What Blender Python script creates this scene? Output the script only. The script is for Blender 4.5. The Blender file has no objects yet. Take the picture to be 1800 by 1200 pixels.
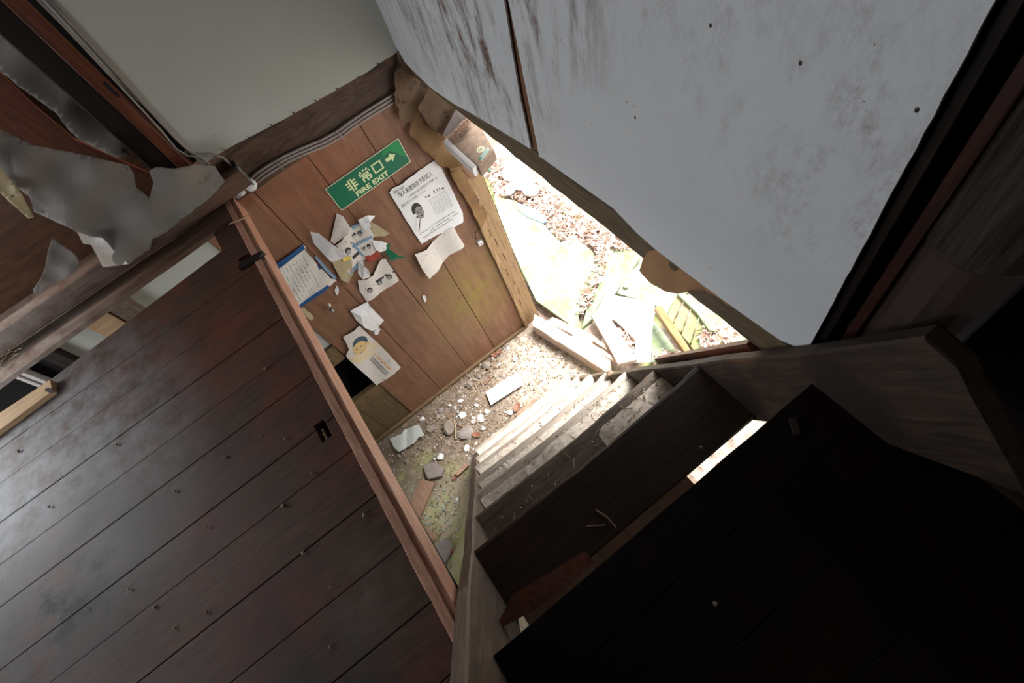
import bpy, bmesh, math, random
from mathutils import Vector, Matrix, noise as mnoise

C = bpy.context.scene.collection
RND = random.Random(7)
V = Vector

# ------------------------------------------------------------------ camera
F = 891.0
RC = ((0.78601916, -0.56586338, -0.2489428), (-0.60903396, -0.6397079, -0.46888318), (0.10607314, 0.52016578, -0.84745268))
CAM = V((0, 0, 1.0))
cam = bpy.data.cameras.new('camera')
cam.sensor_width = 36.0
cam.lens = F / 1800 * 36
cam.clip_start = 0.01
co = bpy.data.objects.new('camera', cam)
C.objects.link(co)
r0, r1, r2 = (V(r) for r in RC)
co.matrix_world = Matrix(((r0.x, -r1.x, -r2.x, CAM.x), (r0.y, -r1.y, -r2.y, CAM.y), (r0.z, -r1.z, -r2.z, CAM.z), (0, 0, 0, 1)))
bpy.context.scene.camera = co

# ------------------------------------------------------------------ light
sc = bpy.context.scene
sc.view_settings.view_transform = 'Standard'
sc.view_settings.look = 'None'
sc.view_settings.exposure = 0.0
sc.view_settings.gamma = 1.0
sc.view_settings.use_curve_mapping = False
world = bpy.data.worlds.new('overcast_sky')
sc.world = world
world.use_nodes = True
bg = world.node_tree.nodes['Background']
bg.inputs[0].default_value = (0.93, 0.97, 1.0, 1)
bg.inputs[1].default_value = 2.8


def area(name, loc, aim, w, h, power, col):
    l = bpy.data.lights.new(name, 'AREA')
    l.shape = 'RECTANGLE'
    l.size = w
    l.size_y = h
    l.energy = power
    l.color = col
    o = bpy.data.objects.new(name, l)
    C.objects.link(o)
    o.location = loc
    d = V(aim) - V(loc)
    o.rotation_euler = d.to_track_quat('-Z', 'Y').to_euler()
    return o


# upper room's window daylight: area lamps before closed walls, out of frame
area('window_daylight', (-2.27, 0.62, 0.6), (0.4, 0.72, 0.30), 1.0, 0.7, 21, (0.88, 0.94, 1.0))
area('back_window_daylight', (-1.76, 1.70, 0.52), (-1.30, 0.95, 0.0), 0.5, 0.42, 11, (0.92, 0.97, 1.0))
area('lower_fill_light', (-2.27, 0.9, -0.7), (-0.6, 1.7, -0.6), 0.8, 0.6, 20, (0.95, 0.98, 1.0))  # added fill for the lower room, no window behind it

# hazy sun standing high over the yard, beyond the doorway
sun = bpy.data.lights.new('hazy_sun', 'SUN')
sun.energy = 12.0
sun.angle = math.radians(28)
sun.color = (1.0, 0.99, 0.985)
so = bpy.data.objects.new('hazy_sun', sun)
C.objects.link(so)
so.rotation_euler = V((-0.47, 0.02, -0.88)).to_track_quat('-Z', 'Y').to_euler()


# ------------------------------------------------------------------ helpers
def ray(u, v):
    d = V((u - 900, v - 600, F))
    return V(tuple(sum(RC[k][i] * d[k] for k in range(3)) for i in range(3))) / F


def on(u, v, ax, val):
    d = ray(u, v)
    return CAM + d * ((val - CAM[ax]) / d[ax])


def oz(u, v, z): return on(u, v, 2, z)
def oy(u, v, y): return on(u, v, 1, y)
def ox(u, v, x): return on(u, v, 0, x)


def lin(r, g, b):
    f = lambda c: (c / 255 / 12.92) if c / 255 <= 0.04045 else ((c / 255 + 0.055) / 1.055) ** 2.4
    return (f(r), f(g), f(b), 1)


class MB:
    """collects verts and faces"""
    def __init__(s):
        s.v, s.f, s.m = [], [], []

    def add(s, vs, fs, mi=0):
        n = len(s.v)
        s.v += [tuple(p) for p in vs]
        s.f += [tuple(i + n for i in f) for f in fs]
        s.m += [mi] * len(fs)
        return s

    def box(s, x0, x1, y0, y1, z0, z1, mi=0):
        return s.obox(V(((x0 + x1) / 2, (y0 + y1) / 2, (z0 + z1) / 2)), V(((x1 - x0) / 2, 0, 0)), V((0, (y1 - y0) / 2, 0)), V((0, 0, (z1 - z0) / 2)), mi)

    def obox(s, c, a, b, d, mi=0):
        vs = [c + a * i + b * j + d * k for i in (-1, 1) for j in (-1, 1) for k in (-1, 1)]
        return s.add(vs, [(0, 1, 3, 2), (4, 6, 7, 5), (0, 4, 5, 1), (2, 3, 7, 6), (0, 2, 6, 4), (1, 5, 7, 3)], mi)

    def board(s, a, b, u, w, n=8, jit=0.0, ch=0.15, mi=0, seed=0, ends=0.0):
        """sweep an eight-sided section (half-axes u, w) from a to b with worn, uneven edges"""
        R = random.Random(seed + 11)
        c = ch * min(u.length, w.length)
        un, wn = u.normalized(), w.normalized()
        sec = []
        for su, sw in ((1, 1), (-1, 1), (-1, -1), (1, -1)):
            p = u * su + w * sw
            q1 = p - un * su * c
            q2 = p - wn * sw * c
            sec += [q2, q1] if (su * sw > 0) else [q1, q2]
        vs, fs = [], []
        for i in range(n + 1):
            t = i / n
            base = a.lerp(b, t)
            for q in sec:
                j = (un * R.uniform(-1, 1) + wn * R.uniform(-1, 1)) * jit
                e = (b - a).normalized() * R.uniform(-ends, ends) if i in (0, n) else V((0, 0, 0))
                vs.append(base + q + j + e)
        for i in range(n):
            for k in range(8):
                k2 = (k + 1) % 8
                fs.append((i * 8 + k, i * 8 + k2, (i + 1) * 8 + k2, (i + 1) * 8 + k))
        fs.append(tuple(range(7, -1, -1)))
        fs.append(tuple(n * 8 + k for k in range(8)))
        return s.add(vs, fs, mi)

    def prism(s, pts, d, mi=0):
        """closed polygon (3D, planar) pushed along d"""
        n = len(pts)
        vs = [V(p) for p in pts] + [V(p) + V(d) for p in pts]
        fs = [tuple(range(n)), tuple(range(2 * n - 1, n - 1, -1))] + [(i, i + n, (i + 1) % n + n, (i + 1) % n) for i in range(n)]
        return s.add(vs, fs, mi)

    def tube(s, pts, r, sides=8, mi=0):
        pts = [V(p) for p in pts]
        vs, fs = [], []
        n = len(pts)
        prev = None
        for i, p in enumerate(pts):
            d = (pts[min(i + 1, n - 1)] - pts[max(i - 1, 0)]).normalized()
            a = d.orthogonal().normalized() if prev is None else (prev - d * prev.dot(d)).normalized()
            prev = a
            b = d.cross(a)
            rr = r[i] if isinstance(r, (list, tuple)) else r
            for k in range(sides):
                t = 2 * math.pi * k / sides
                vs.append(p + (a * math.cos(t) + b * math.sin(t)) * rr)
        for i in range(n - 1):
            for k in range(sides):
                k2 = (k + 1) % sides
                fs.append((i * sides + k, i * sides + k2, (i + 1) * sides + k2, (i + 1) * sides + k))
        fs.append(tuple(range(sides - 1, -1, -1)))
        fs.append(tuple((n - 1) * sides + k for k in range(sides)))
        return s.add(vs, fs, mi)

    def ball(s, c, r, seg=16, rings=10, mi=0, squash=V((1, 1, 1))):
        vs, fs = [], []
        c = V(c)
        for i in range(1, rings):
            ph = math.pi * i / rings
            for k in range(seg):
                t = 2 * math.pi * k / seg
                vs.append(c + V((math.sin(ph) * math.cos(t) * squash.x, math.sin(ph) * math.sin(t) * squash.y, math.cos(ph) * squash.z)) * r)
        top, bot = len(vs), len(vs) + 1
        vs += [c + V((0, 0, r * squash.z)), c - V((0, 0, r * squash.z))]
        for i in range(rings - 2):
            for k in range(seg):
                k2 = (k + 1) % seg
                fs.append((i * seg + k, (i + 1) * seg + k, (i + 1) * seg + k2, i * seg + k2))
        for k in range(seg):
            k2 = (k + 1) % seg
            fs.append((top, k, k2))
            fs.append((bot, (rings - 2) * seg + k2, (rings - 2) * seg + k))
        return s.add(vs, fs, mi)


def wpos(o):
    p = V(o.location)
    while o.parent:
        o = o.parent
        p += V(o.location)
    return p


def props(o, label=None, cat=None, group=None, kind=None):
    for k, v in (('label', label), ('category', cat), ('group', group), ('kind', kind)):
        if v:
            o[k] = v
    return o


def emit(name, mb, mats, parent=None, label=None, cat=None, group=None, kind=None, smooth=False, bevel=0.0):
    """one mesh object; its origin is the bottom centre of what it holds"""
    vs = mb.v
    lo = [min(p[i] for p in vs) for i in range(3)]
    hi = [max(p[i] for p in vs) for i in range(3)]
    org = V(((lo[0] + hi[0]) / 2, (lo[1] + hi[1]) / 2, lo[2]))
    me = bpy.data.meshes.new(name)
    me.from_pydata([(p[0] - org.x, p[1] - org.y, p[2] - org.z) for p in vs], [], mb.f)
    if not isinstance(mats, (list, tuple)):
        mats = [mats]
    for m in mats:
        me.materials.append(m)
    if len(mats) > 1:
        me.polygons.foreach_set('material_index', mb.m)
    if smooth:
        me.polygons.foreach_set('use_smooth', [True] * len(me.polygons))
    me.update()
    o = bpy.data.objects.new(name, me)
    C.objects.link(o)
    if parent:
        o.parent = parent
        o.location = org - wpos(parent)
    else:
        o.location = org
    if bevel:
        b = o.modifiers.new('soft_edge', 'BEVEL')
        b.width = bevel
        b.segments = 2
        b.limit_method = 'ANGLE'
    return props(o, label, cat, group, kind)


def empty(name, loc, label=None, cat=None, group=None, kind=None):
    o = bpy.data.objects.new(name, None)
    o.empty_display_size = 0.05
    C.objects.link(o)
    o.location = loc
    return props(o, label, cat, group, kind)


def ragged(pts, amp, step, seed):
    """2-D outline with torn, uneven edges"""
    R = random.Random(seed)
    out = []
    n = len(pts)
    for i in range(n):
        a, b = pts[i], pts[(i + 1) % n]
        L = math.hypot(b[0] - a[0], b[1] - a[1])
        k = max(1, int(L / step))
        out.append(a)
        for j in range(1, k):
            t = j / k
            nx, ny = -(b[1] - a[1]) / L, (b[0] - a[0]) / L
            d = R.uniform(-amp, amp)
            out.append((a[0] + (b[0] - a[0]) * t + nx * d, a[1] + (b[1] - a[1]) * t + ny * d))
    return out


def sheet(mb, pts, place, cell, thick=0.0, mi=0):
    """fill a 2-D outline, cut it into cells, lay it out with place(s, t) -> point, give it thickness"""
    bm = bmesh.new()
    f = bm.faces.new([bm.verts.new((p[0], p[1], 0)) for p in pts])
    bm.normal_update()
    if f.normal.z < 0:
        f.normal_flip()
    bmesh.ops.triangulate(bm, faces=bm.faces[:])
    for ax in (0, 1):
        lo = min(p[ax] for p in pts)
        hi = max(p[ax] for p in pts)
        k = 1
        while cell and lo + k * cell < hi:
            c = [0, 0, 0]
            c[ax] = lo + k * cell
            nn = [0, 0, 0]
            nn[ax] = 1
            bmesh.ops.bisect_plane(bm, geom=bm.verts[:] + bm.edges[:] + bm.faces[:], plane_co=c, plane_no=nn, dist=1e-6)
            k += 1
    for v in bm.verts:
        v.co = place(v.co.x, v.co.y)
    if thick:
        bm.normal_update()
        bmesh.ops.solidify(bm, geom=bm.faces[:], thickness=thick)
    bm.verts.index_update()
    mb.add([v.co.copy() for v in bm.verts], [tuple(v.index for v in f.verts) for f in bm.faces], mi)
    bm.free()
    return mb


def text_polys(body, size, bold=0.0, spacing=1.0):
    """glyph outlines as flat polygons; x from 0 to width, y from 0 up"""
    cu = bpy.data.curves.new('lettering', 'FONT')
    cu.body = body
    cu.size = size
    cu.offset = bold
    cu.space_character = spacing
    cu.resolution_u = 3
    o = bpy.data.objects.new('lettering', cu)
    C.objects.link(o)
    dg = bpy.context.evaluated_depsgraph_get()
    me = o.evaluated_get(dg).to_mesh()
    vs = [tuple(v.co) for v in me.vertices]
    fs = [tuple(p.vertices) for p in me.polygons]
    o.evaluated_get(dg).to_mesh_clear()
    bpy.data.objects.remove(o)
    bpy.data.curves.remove(cu)
    return vs, fs


# ------------------------------------------------------------------ materials
def nt(name):
    m = bpy.data.materials.new(name)
    m.use_nodes = True
    n = m.node_tree
    return m, n, n.nodes['Principled BSDF']


def ramp(n, stops):
    r = n.nodes.new('ShaderNodeValToRGB')
    e = r.color_ramp.elements
    e[0].position, e[0].color = stops[0]
    e[1].position, e[1].color = stops[-1]
    for p, c in stops[1:-1]:
        k = e.new(p)
        k.color = c
    return r


def pos(n, scale, rot=(0, 0, 0), src='Position'):
    if src == 'Position':
        g = n.nodes.new('ShaderNodeNewGeometry').outputs['Position']
    else:
        g = n.nodes.new('ShaderNodeTexCoord').outputs['Object']
    r = n.nodes.new('ShaderNodeMapping')
    r.inputs['Rotation'].default_value = rot
    n.links.new(g, r.inputs[0])
    m = n.nodes.new('ShaderNodeMapping')
    m.inputs['Scale'].default_value = scale
    n.links.new(r.outputs[0], m.inputs[0])
    return m.outputs[0]


def noise(n, vec, scale, detail=6, rough=0.6, dist=0.0):
    t = n.nodes.new('ShaderNodeTexNoise')
    t.inputs['Scale'].default_value = scale
    t.inputs['Detail'].default_value = detail
    t.inputs['Roughness'].default_value = rough
    t.inputs['Distortion'].default_value = dist
    n.links.new(vec, t.inputs['Vector'])
    return t.outputs['Fac']


def mix(n, fac, a, b, mode='MIX'):
    m = n.nodes.new('ShaderNodeMix')
    m.data_type = 'RGBA'
    m.blend_type = mode
    for s, v in ((m.inputs[0], fac), (m.inputs[6], a), (m.inputs[7], b)):
        if hasattr(v, 'links'):
            n.links.new(v, s)
        else:
            s.default_value = v
    return m.outputs[2]


def thresh(n, fac, lo, hi):
    r = n.nodes.new('ShaderNodeMapRange')
    r.inputs[1].default_value = lo
    r.inputs[2].default_value = hi
    n.links.new(fac, r.inputs[0])
    return r.outputs[0]


def mathn(n, op, a, b):
    m = n.nodes.new('ShaderNodeMath')
    m.operation = op
    m.use_clamp = True
    for s, v in ((m.inputs[0], a), (m.inputs[1], b)):
        if hasattr(v, 'links'):
            n.links.new(v, s)
        else:
            s.default_value = v
    return m.outputs[0]


def bump(n, bs, fac, strength, dist=0.002):
    b = n.nodes.new('ShaderNodeBump')
    b.inputs['Strength'].default_value = strength
    b.inputs['Distance'].default_value = dist
    n.links.new(fac, b.inputs['Height'])
    n.links.new(b.outputs[0], bs.inputs['Normal'])


def blob(n, centre, radius):
    """soft patch round a place in the room, for stains and painted light"""
    g = n.nodes.new('ShaderNodeNewGeometry').outputs['Position']
    d = n.nodes.new('ShaderNodeVectorMath')
    d.operation = 'DISTANCE'
    n.links.new(g, d.inputs[0])
    d.inputs[1].default_value = centre
    return thresh(n, d.outputs['Value'], radius, 0.0)


def wood(name, dark, light, grain, rough=0.6, bmp=0.3, blot=None, blot_lo=0.5, blot_hi=0.75, rot=(0, 0, 0), vary=0.25, specks=0.0, stains=(), gscale=9, spec=0.4, blot_scale=4.0, dist=0.6):
    m, n, bs = nt(name)
    v = pos(n, grain, rot)
    g = noise(n, v, gscale, 8, 0.65, dist)
    col = ramp(n, [(0.28, dark), (0.72, light)])
    n.links.new(g, col.inputs[0])
    c = col.outputs[0]
    oi = n.nodes.new('ShaderNodeObjectInfo')
    br = n.nodes.new('ShaderNodeMapRange')
    br.inputs[3].default_value = 1 - vary
    br.inputs[4].default_value = 1 + vary
    n.links.new(oi.outputs['Random'], br.inputs[0])
    hv = n.nodes.new('ShaderNodeHueSaturation')
    n.links.new(br.outputs[0], hv.inputs['Value'])
    n.links.new(c, hv.inputs['Color'])
    c = hv.outputs[0]
    v2 = pos(n, (1, 1, 1))
    if blot:
        b = thresh(n, noise(n, v2, blot_scale, 5, 0.65), blot_lo, blot_hi)
        c = mix(n, b, c, blot)
    for centre, radius, colour, amount in stains:  # real stains, plus light painted on the sill and side board
        f = mathn(n, 'MULTIPLY', blob(n, centre, radius), thresh(n, noise(n, v2, 14, 5, 0.7), 0.3, 0.62))
        c = mix(n, mathn(n, 'MULTIPLY', f, amount), c, colour)
    if specks:
        s = thresh(n, noise(n, v2, 170, 2, 0.5), 0.76 - specks, 0.82 - specks)
        c = mix(n, s, c, (0.012, 0.01, 0.008, 1))
    n.links.new(c, bs.inputs['Base Color'])
    rr = n.nodes.new('ShaderNodeMapRange')
    rr.inputs[3].default_value = max(0.1, rough - 0.12)
    rr.inputs[4].default_value = min(1, rough + 0.15)
    n.links.new(noise(n, v2, 7, 4), rr.inputs[0])
    n.links.new(rr.outputs[0], bs.inputs['Roughness'])
    bs.inputs['Specular IOR Level'].default_value = spec
    bump(n, bs, g, bmp)
    return m


def plain(name, col, rough=0.7, var=0.15, scale=30, bmp=0.1, metal=0.0, spots=None, spot_lo=0.68, spec=0.4):
    m, n, bs = nt(name)
    v = pos(n, (1, 1, 1))
    f = noise(n, v, scale, 5)
    d = tuple(c * (1 - var) for c in col[:3]) + (1,)
    l = tuple(min(1, c * (1 + var)) for c in col[:3]) + (1,)
    r = ramp(n, [(0.3, d), (0.7, l)])
    n.links.new(f, r.inputs[0])
    c = r.outputs[0]
    if spots:
        c = mix(n, thresh(n, noise(n, v, scale * 1.7, 4, 0.7), spot_lo, spot_lo + 0.1), c, spots)
    n.links.new(c, bs.inputs['Base Color'])
    bs.inputs['Roughness'].default_value = rough
    bs.inputs['Metallic'].default_value = metal
    bs.inputs['Specular IOR Level'].default_value = spec
    if bmp:
        bump(n, bs, f, bmp)
    return m


M = {}
# dark stained floor boards, rusty wear; grey patch is dust plus painted window sheen
M['floor'] = wood('dark_floor_boards', lin(46, 30, 21), lin(79, 54, 40), (1.2, 9, 9), 0.55, 0.25, blot=lin(92, 46, 32), blot_lo=0.50, blot_hi=0.68, vary=0.14, specks=0.035, spec=0.25,
                  stains=(((-1.15, 1.15, 0), 0.62, lin(150, 150, 152), 1.0), ((-1.02, 0.80, 0), 0.32, lin(34, 30, 27), 1.2), ((-0.52, 0.24, 0), 0.16, lin(34, 32, 32), 1.0), ((-0.60, 0.42, 0), 0.18, lin(30, 28, 28), 0.8), ((-0.42, 0.36, 0), 0.14, lin(92, 80, 70), 0.8), ((-0.45, 1.2, 0), 0.25, lin(104, 50, 34), 0.8), ((-0.62, 0.62, 0), 0.3, lin(86, 50, 36), 0.5)))
M['landing'] = wood('very_dark_landing_boards', lin(11, 7, 6), lin(22, 14, 11), (1.2, 9, 9), 0.7, 0.25, blot=lin(30, 15, 11), vary=0.1, specks=0.01, spec=0.1)  # landing boards far darker than the room floor
M['nosing'] = wood('worn_pinkish_edge_board', lin(146, 98, 76), lin(194, 146, 122), (14, 1.2, 14), 0.55, 0.3, blot=lin(196, 164, 150), blot_lo=0.58, blot_hi=0.75, vary=0.0, specks=0.01)
M['plank'] = wood('reddish_wall_planks', lin(104, 70, 50), lin(146, 104, 80), (7, 7, 0.9), 0.5, 0.18, blot=lin(116, 84, 62), blot_lo=0.45, blot_hi=0.75, vary=0.07, specks=0.02, gscale=5,
                  stains=(((0.30, 1.765, -1.22), 0.42, lin(142, 128, 48), 0.75), ((0.02, 1.765, -0.10), 0.35, lin(150, 84, 52), 0.6), ((-0.1, 1.765, -0.95), 0.5, lin(124, 96, 74), 0.5), ((-0.05, 1.765, -1.6), 0.4, lin(118, 90, 62), 0.6)))
M['low_board'] = wood('olive_brown_low_boards', lin(84, 66, 44), lin(122, 99, 68), (7, 7, 0.9), 0.6, 0.2, vary=0.08)
M['jamb'] = wood('tan_door_post', lin(122, 94, 64), lin(170, 138, 102), (9, 9, 0.8), 0.55, 0.25, blot=lin(150, 128, 66), blot_lo=0.5, blot_hi=0.8, vary=0.0, specks=0.01)
M['beam'] = wood('old_ringed_beam', lin(36, 25, 20), lin(100, 72, 55), (1.6, 8, 8), 0.6, 0.35, vary=0.0, gscale=4, dist=2.2, specks=0.03)
M['side_beam'] = wood('grey_brown_sill_beam', lin(58, 46, 32), lin(104, 86, 62), (9, 0.9, 9), 0.65, 0.35, vary=0.0, specks=0.03)
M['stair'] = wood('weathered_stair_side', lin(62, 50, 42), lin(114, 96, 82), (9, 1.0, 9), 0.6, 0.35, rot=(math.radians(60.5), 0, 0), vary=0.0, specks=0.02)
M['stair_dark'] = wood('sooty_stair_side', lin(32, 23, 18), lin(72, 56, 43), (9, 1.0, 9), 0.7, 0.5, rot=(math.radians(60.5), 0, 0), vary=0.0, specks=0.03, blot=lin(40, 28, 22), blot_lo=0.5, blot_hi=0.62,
                       stains=(((0.47, 1.25, -1.7), 1.55, lin(150, 132, 104), 1.3), ((0.47, 0.30, 0.02), 0.09, lin(150, 96, 52), 0.9),))  # pale lower patch paints in doorway light; ochre spot is bare wood
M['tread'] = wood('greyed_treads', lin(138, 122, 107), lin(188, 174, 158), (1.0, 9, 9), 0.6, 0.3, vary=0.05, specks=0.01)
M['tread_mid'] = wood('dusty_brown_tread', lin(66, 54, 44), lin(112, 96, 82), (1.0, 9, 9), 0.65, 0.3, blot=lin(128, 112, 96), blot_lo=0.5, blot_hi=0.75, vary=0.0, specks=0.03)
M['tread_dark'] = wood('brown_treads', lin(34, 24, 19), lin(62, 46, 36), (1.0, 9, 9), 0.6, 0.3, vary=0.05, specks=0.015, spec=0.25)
M['red_post'] = wood('red_brown_post', lin(58, 28, 17), lin(112, 62, 40), (9, 9, 0.8), 0.45, 0.2, vary=0.0)
M['red_dark'] = wood('dark_red_board', lin(34, 17, 12), lin(58, 30, 22), (9, 9, 0.8), 0.5, 0.2, vary=0.0, spec=0.2)
M['dark_post'] = wood('near_black_post', lin(20, 14, 11), lin(40, 28, 22), (9, 9, 0.8), 0.6, 0.3, vary=0.0, spec=0.2)
M['log'] = wood('ridged_weathered_log', lin(14, 11, 9), lin(64, 55, 45), (16, 16, 0.8), 0.8, 0.8, vary=0.0, spec=0.2)
M['log_foot'] = wood('smooth_brown_log_foot', lin(36, 24, 19), lin(54, 38, 30), (6, 6, 1.5), 0.6, 0.2, vary=0.0, specks=0.02)
M['sill'] = wood('sliding_door_sill', lin(62, 42, 32), lin(108, 82, 68), (1.0, 9, 9), 0.45, 0.2, vary=0.0, specks=0.02, stains=(((-1.15, 1.7, 0), 0.5, lin(170, 160, 150), 0.6),))  # pale patch paints window light onto the far end
M['batten'] = wood('raw_pale_batten', lin(150, 118, 84), lin(192, 160, 122), (1.2, 10, 10), 0.6, 0.25, vary=0.0)
M['strip'] = wood('brown_cover_strip', lin(86, 56, 38), lin(132, 92, 66), (10, 10, 0.8), 0.55, 0.2, vary=0.0)
M['closet'] = wood('brown_closet_board', lin(58, 34, 20), lin(104, 66, 42), (1.2, 3, 7), 0.55, 0.25, vary=0.0)
M['black'] = plain('dark_void_boarding', lin(20, 16, 14), 0.9, 0.3, 8)
M['room'] = plain('brown_plaster', lin(96, 78, 62), 0.85, 0.15, 4)
M['ceil'] = wood('dark_ceiling_boards', lin(70, 52, 38), lin(98, 74, 56), (1, 8, 8), 0.7, 0.2, vary=0.05)
M['outer_board'] = wood('mossy_outer_board', lin(112, 128, 96), lin(176, 184, 156), (1.4, 5, 5), 0.8, 0.4, blot=lin(130, 152, 90), blot_lo=0.46, blot_hi=0.68, vary=0.08, blot_scale=6)
M['outer_pale'] = wood('bleached_outer_wood', lin(158, 134, 116), lin(206, 186, 170), (5, 1.2, 5), 0.75, 0.3, vary=0.06)
M['outer_yellow'] = wood('ochre_outer_batten', lin(122, 92, 54), lin(162, 130, 84), (5, 1.2, 5), 0.7, 0.3, vary=0.0)
M['pallet'] = wood('mossy_slats', lin(118, 106, 76), lin(168, 158, 116), (5, 1.4, 5), 0.8, 0.3, blot=lin(118, 138, 76), blot_lo=0.46, blot_hi=0.66, vary=0.05)
M['white_sheet'] = plain('white_plastic_sheet', lin(236, 238, 240), 0.5, 0.03, 20)
M['cable'] = plain('grey_cable_sheath', lin(146, 134, 128), 0.5, 0.12, 60)
M['metal'] = plain('dull_metal', lin(150, 146, 142), 0.35, 0.2, 60, 0.05, 0.8)
M['iron'] = plain('dark_nail_iron', lin(58, 48, 42), 0.5, 0.3, 80, 0.1, 0.5)
M['paper'] = plain('aged_white_paper', lin(214, 206, 198), 0.8, 0.06, 14, 0.1, spots=lin(176, 160, 132), spot_lo=0.62)
M['paper_white'] = plain('white_paper', lin(228, 226, 226), 0.75, 0.03, 20, 0.05)
M['paper_back'] = plain('yellowed_paper_back', lin(178, 162, 128), 0.8, 0.1, 18, 0.1)
M['fusuma'] = plain('grey_torn_door_paper', lin(122, 115, 108), 0.8, 0.06, 5, 0.1, spots=lin(102, 90, 78), spot_lo=0.66)
M['card'] = plain('brown_torn_cardboard', lin(126, 94, 58), 0.75, 0.15, 12, 0.15, spots=lin(70, 48, 30), spot_lo=0.62)
M['card_dark'] = plain('sooty_cardboard', lin(96, 74, 54), 0.8, 0.2, 14, 0.15, spots=lin(46, 32, 22), spot_lo=0.56)
M['kraft'] = plain('brown_kraft_paper', lin(150, 112, 76), 0.7, 0.12, 10, 0.1)
M['green'] = plain('green_sign_face', lin(0, 104, 74), 0.5, 0.06, 8, 0.0)
M['green_light'] = plain('worn_green_sign_patch', lin(20, 138, 78), 0.5, 0.06, 8, 0.0)
M['glow'] = plain('pale_green_lettering', lin(214, 226, 172), 0.6, 0.04, 30, 0.0)
M['sign_rim'] = plain('cream_sign_border', lin(214, 214, 186), 0.6, 0.05, 30, 0.0)
M['ink'] = plain('black_print', lin(52, 50, 52), 0.8, 0.15, 60, 0.0)
M['ink_soft'] = plain('grey_print', lin(134, 130, 132), 0.8, 0.1, 60, 0.0)
M['skin_print'] = plain('grey_face_print', lin(150, 142, 140), 0.8, 0.18, 90, 0.0)
M['blue'] = plain('blue_border_print', lin(28, 78, 130), 0.7, 0.1, 40, 0.0)
M['blue_pale'] = plain('pale_blue_print', lin(118, 150, 178), 0.7, 0.1, 40, 0.0)
M['teal'] = plain('teal_ink', lin(70, 140, 132), 0.8, 0.12, 60, 0.0)
M['yellow'] = plain('yellow_print', lin(216, 190, 96), 0.7, 0.1, 40, 0.0)
M['orange'] = plain('orange_print', lin(224, 152, 82), 0.7, 0.15, 90, 0.0)
M['baby_skin'] = plain('peach_face_print', lin(216, 184, 128), 0.7, 0.06, 40, 0.0)
M['baby_body'] = plain('pale_peach_print', lin(222, 202, 166), 0.7, 0.05, 40, 0.0)
M['baby_hair'] = plain('blue_black_hair_print', lin(62, 86, 100), 0.7, 0.2, 60, 0.0)
M['red_paint'] = plain('red_plastic', lin(164, 68, 52), 0.5, 0.1, 40)
M['stone'] = plain('grey_brown_stone', lin(128, 116, 104), 0.85, 0.25, 26, 0.4)
M['plaster_bit'] = plain('white_plaster_chip', lin(206, 202, 198), 0.85, 0.12, 40, 0.3)
M['mortar'] = plain('lilac_grey_mortar', lin(136, 124, 118), 0.9, 0.15, 30, 0.4)
M['debris_wood'] = wood('pinkish_board_scrap', lin(128, 96, 74), lin(168, 134, 110), (3, 1.2, 3), 0.7, 0.3, vary=0.12)
M['straw'] = plain('dry_straw', lin(166, 146, 120), 0.8, 0.3, 50, 0.1)
M['grit'] = plain('brown_grit', lin(128, 108, 86), 0.9, 0.35, 60, 0.2)
M['leaf'] = plain('dry_leaves', lin(218, 184, 168), 0.8, 0.45, 9, 0.2)
M['leaf_dark'] = plain('wet_brown_leaves', lin(140, 106, 88), 0.7, 0.5, 12, 0.2)
M['leaf_red'] = plain('rusty_leaf', lin(128, 84, 64), 0.7, 0.25, 30, 0.2)


def m_panel(name, col, mould, streak):
    """painted board with brown mould streaks running down it"""
    m, n, bs = nt(name)
    v = pos(n, (1, 1, 1))
    base = ramp(n, [(0.3, tuple(c * 0.93 for c in col[:3]) + (1,)), (0.7, col)])
    n.links.new(noise(n, v, 3, 4), base.inputs[0])
    c = base.outputs[0]
    if streak:
        v3 = pos(n, (1, 7, 1.5), (math.radians(-6), 0, 0))
        a = thresh(n, noise(n, v3, 3.2, 9, 0.72, 0.4), 0.47, 0.62)
        area1 = mathn(n, 'ADD', blob(n, (0.486, 1.12, 0.33), 0.36), mathn(n, 'ADD', blob(n, (0.486, 0.80, 0.56), 0.22), mathn(n, 'MULTIPLY', blob(n, (0.486, 1.55, 0.30), 0.40), 0.5)))
        a = mathn(n, 'MULTIPLY', a, thresh(n, noise(n, pos(n, (1, 2.2, 1)), 45, 6, 0.8), 0.26, 0.52))
        c = mix(n, mathn(n, 'MULTIPLY', mathn(n, 'MULTIPLY', a, area1), streak), c, mould)
        v4 = pos(n, (1, 2.6, 1.4), (math.radians(-6), 0, 0))
        fine = mathn(n, 'MULTIPLY', thresh(n, noise(n, v4, 26, 9, 0.8), 0.44, 0.68), thresh(n, noise(n, v4, 5, 5, 0.6), 0.42, 0.62))
        far = mathn(n, 'ADD', mathn(n, 'MULTIPLY', blob(n, (0.486, 0.24, 0.50), 0.30), 1.6), mathn(n, 'ADD', blob(n, (0.486, 0.62, 0.62), 0.25), mathn(n, 'MULTIPLY', blob(n, (0.486, 1.3, 0.3), 0.6), 0.8)))
        c = mix(n, mathn(n, 'MULTIPLY', mathn(n, 'MULTIPLY', fine, far), streak * 0.45), c, mould)
    s = thresh(n, noise(n, v, 120, 2, 0.5), 0.75, 0.79)
    c = mix(n, s, c, lin(92, 74, 60))
    n.links.new(c, bs.inputs['Base Color'])
    bs.inputs['Roughness'].default_value = 0.6
    bs.inputs['Specular IOR Level'].default_value = 0.25
    bump(n, bs, noise(n, v, 60, 4), 0.06)
    return m


M['panel'] = m_panel('white_panel_with_mould_streaks', lin(202, 204, 206), lin(94, 70, 55), 1.35)
M['plaster'] = m_panel('white_plaster', lin(180, 182, 174), lin(120, 100, 80), 0)


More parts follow.
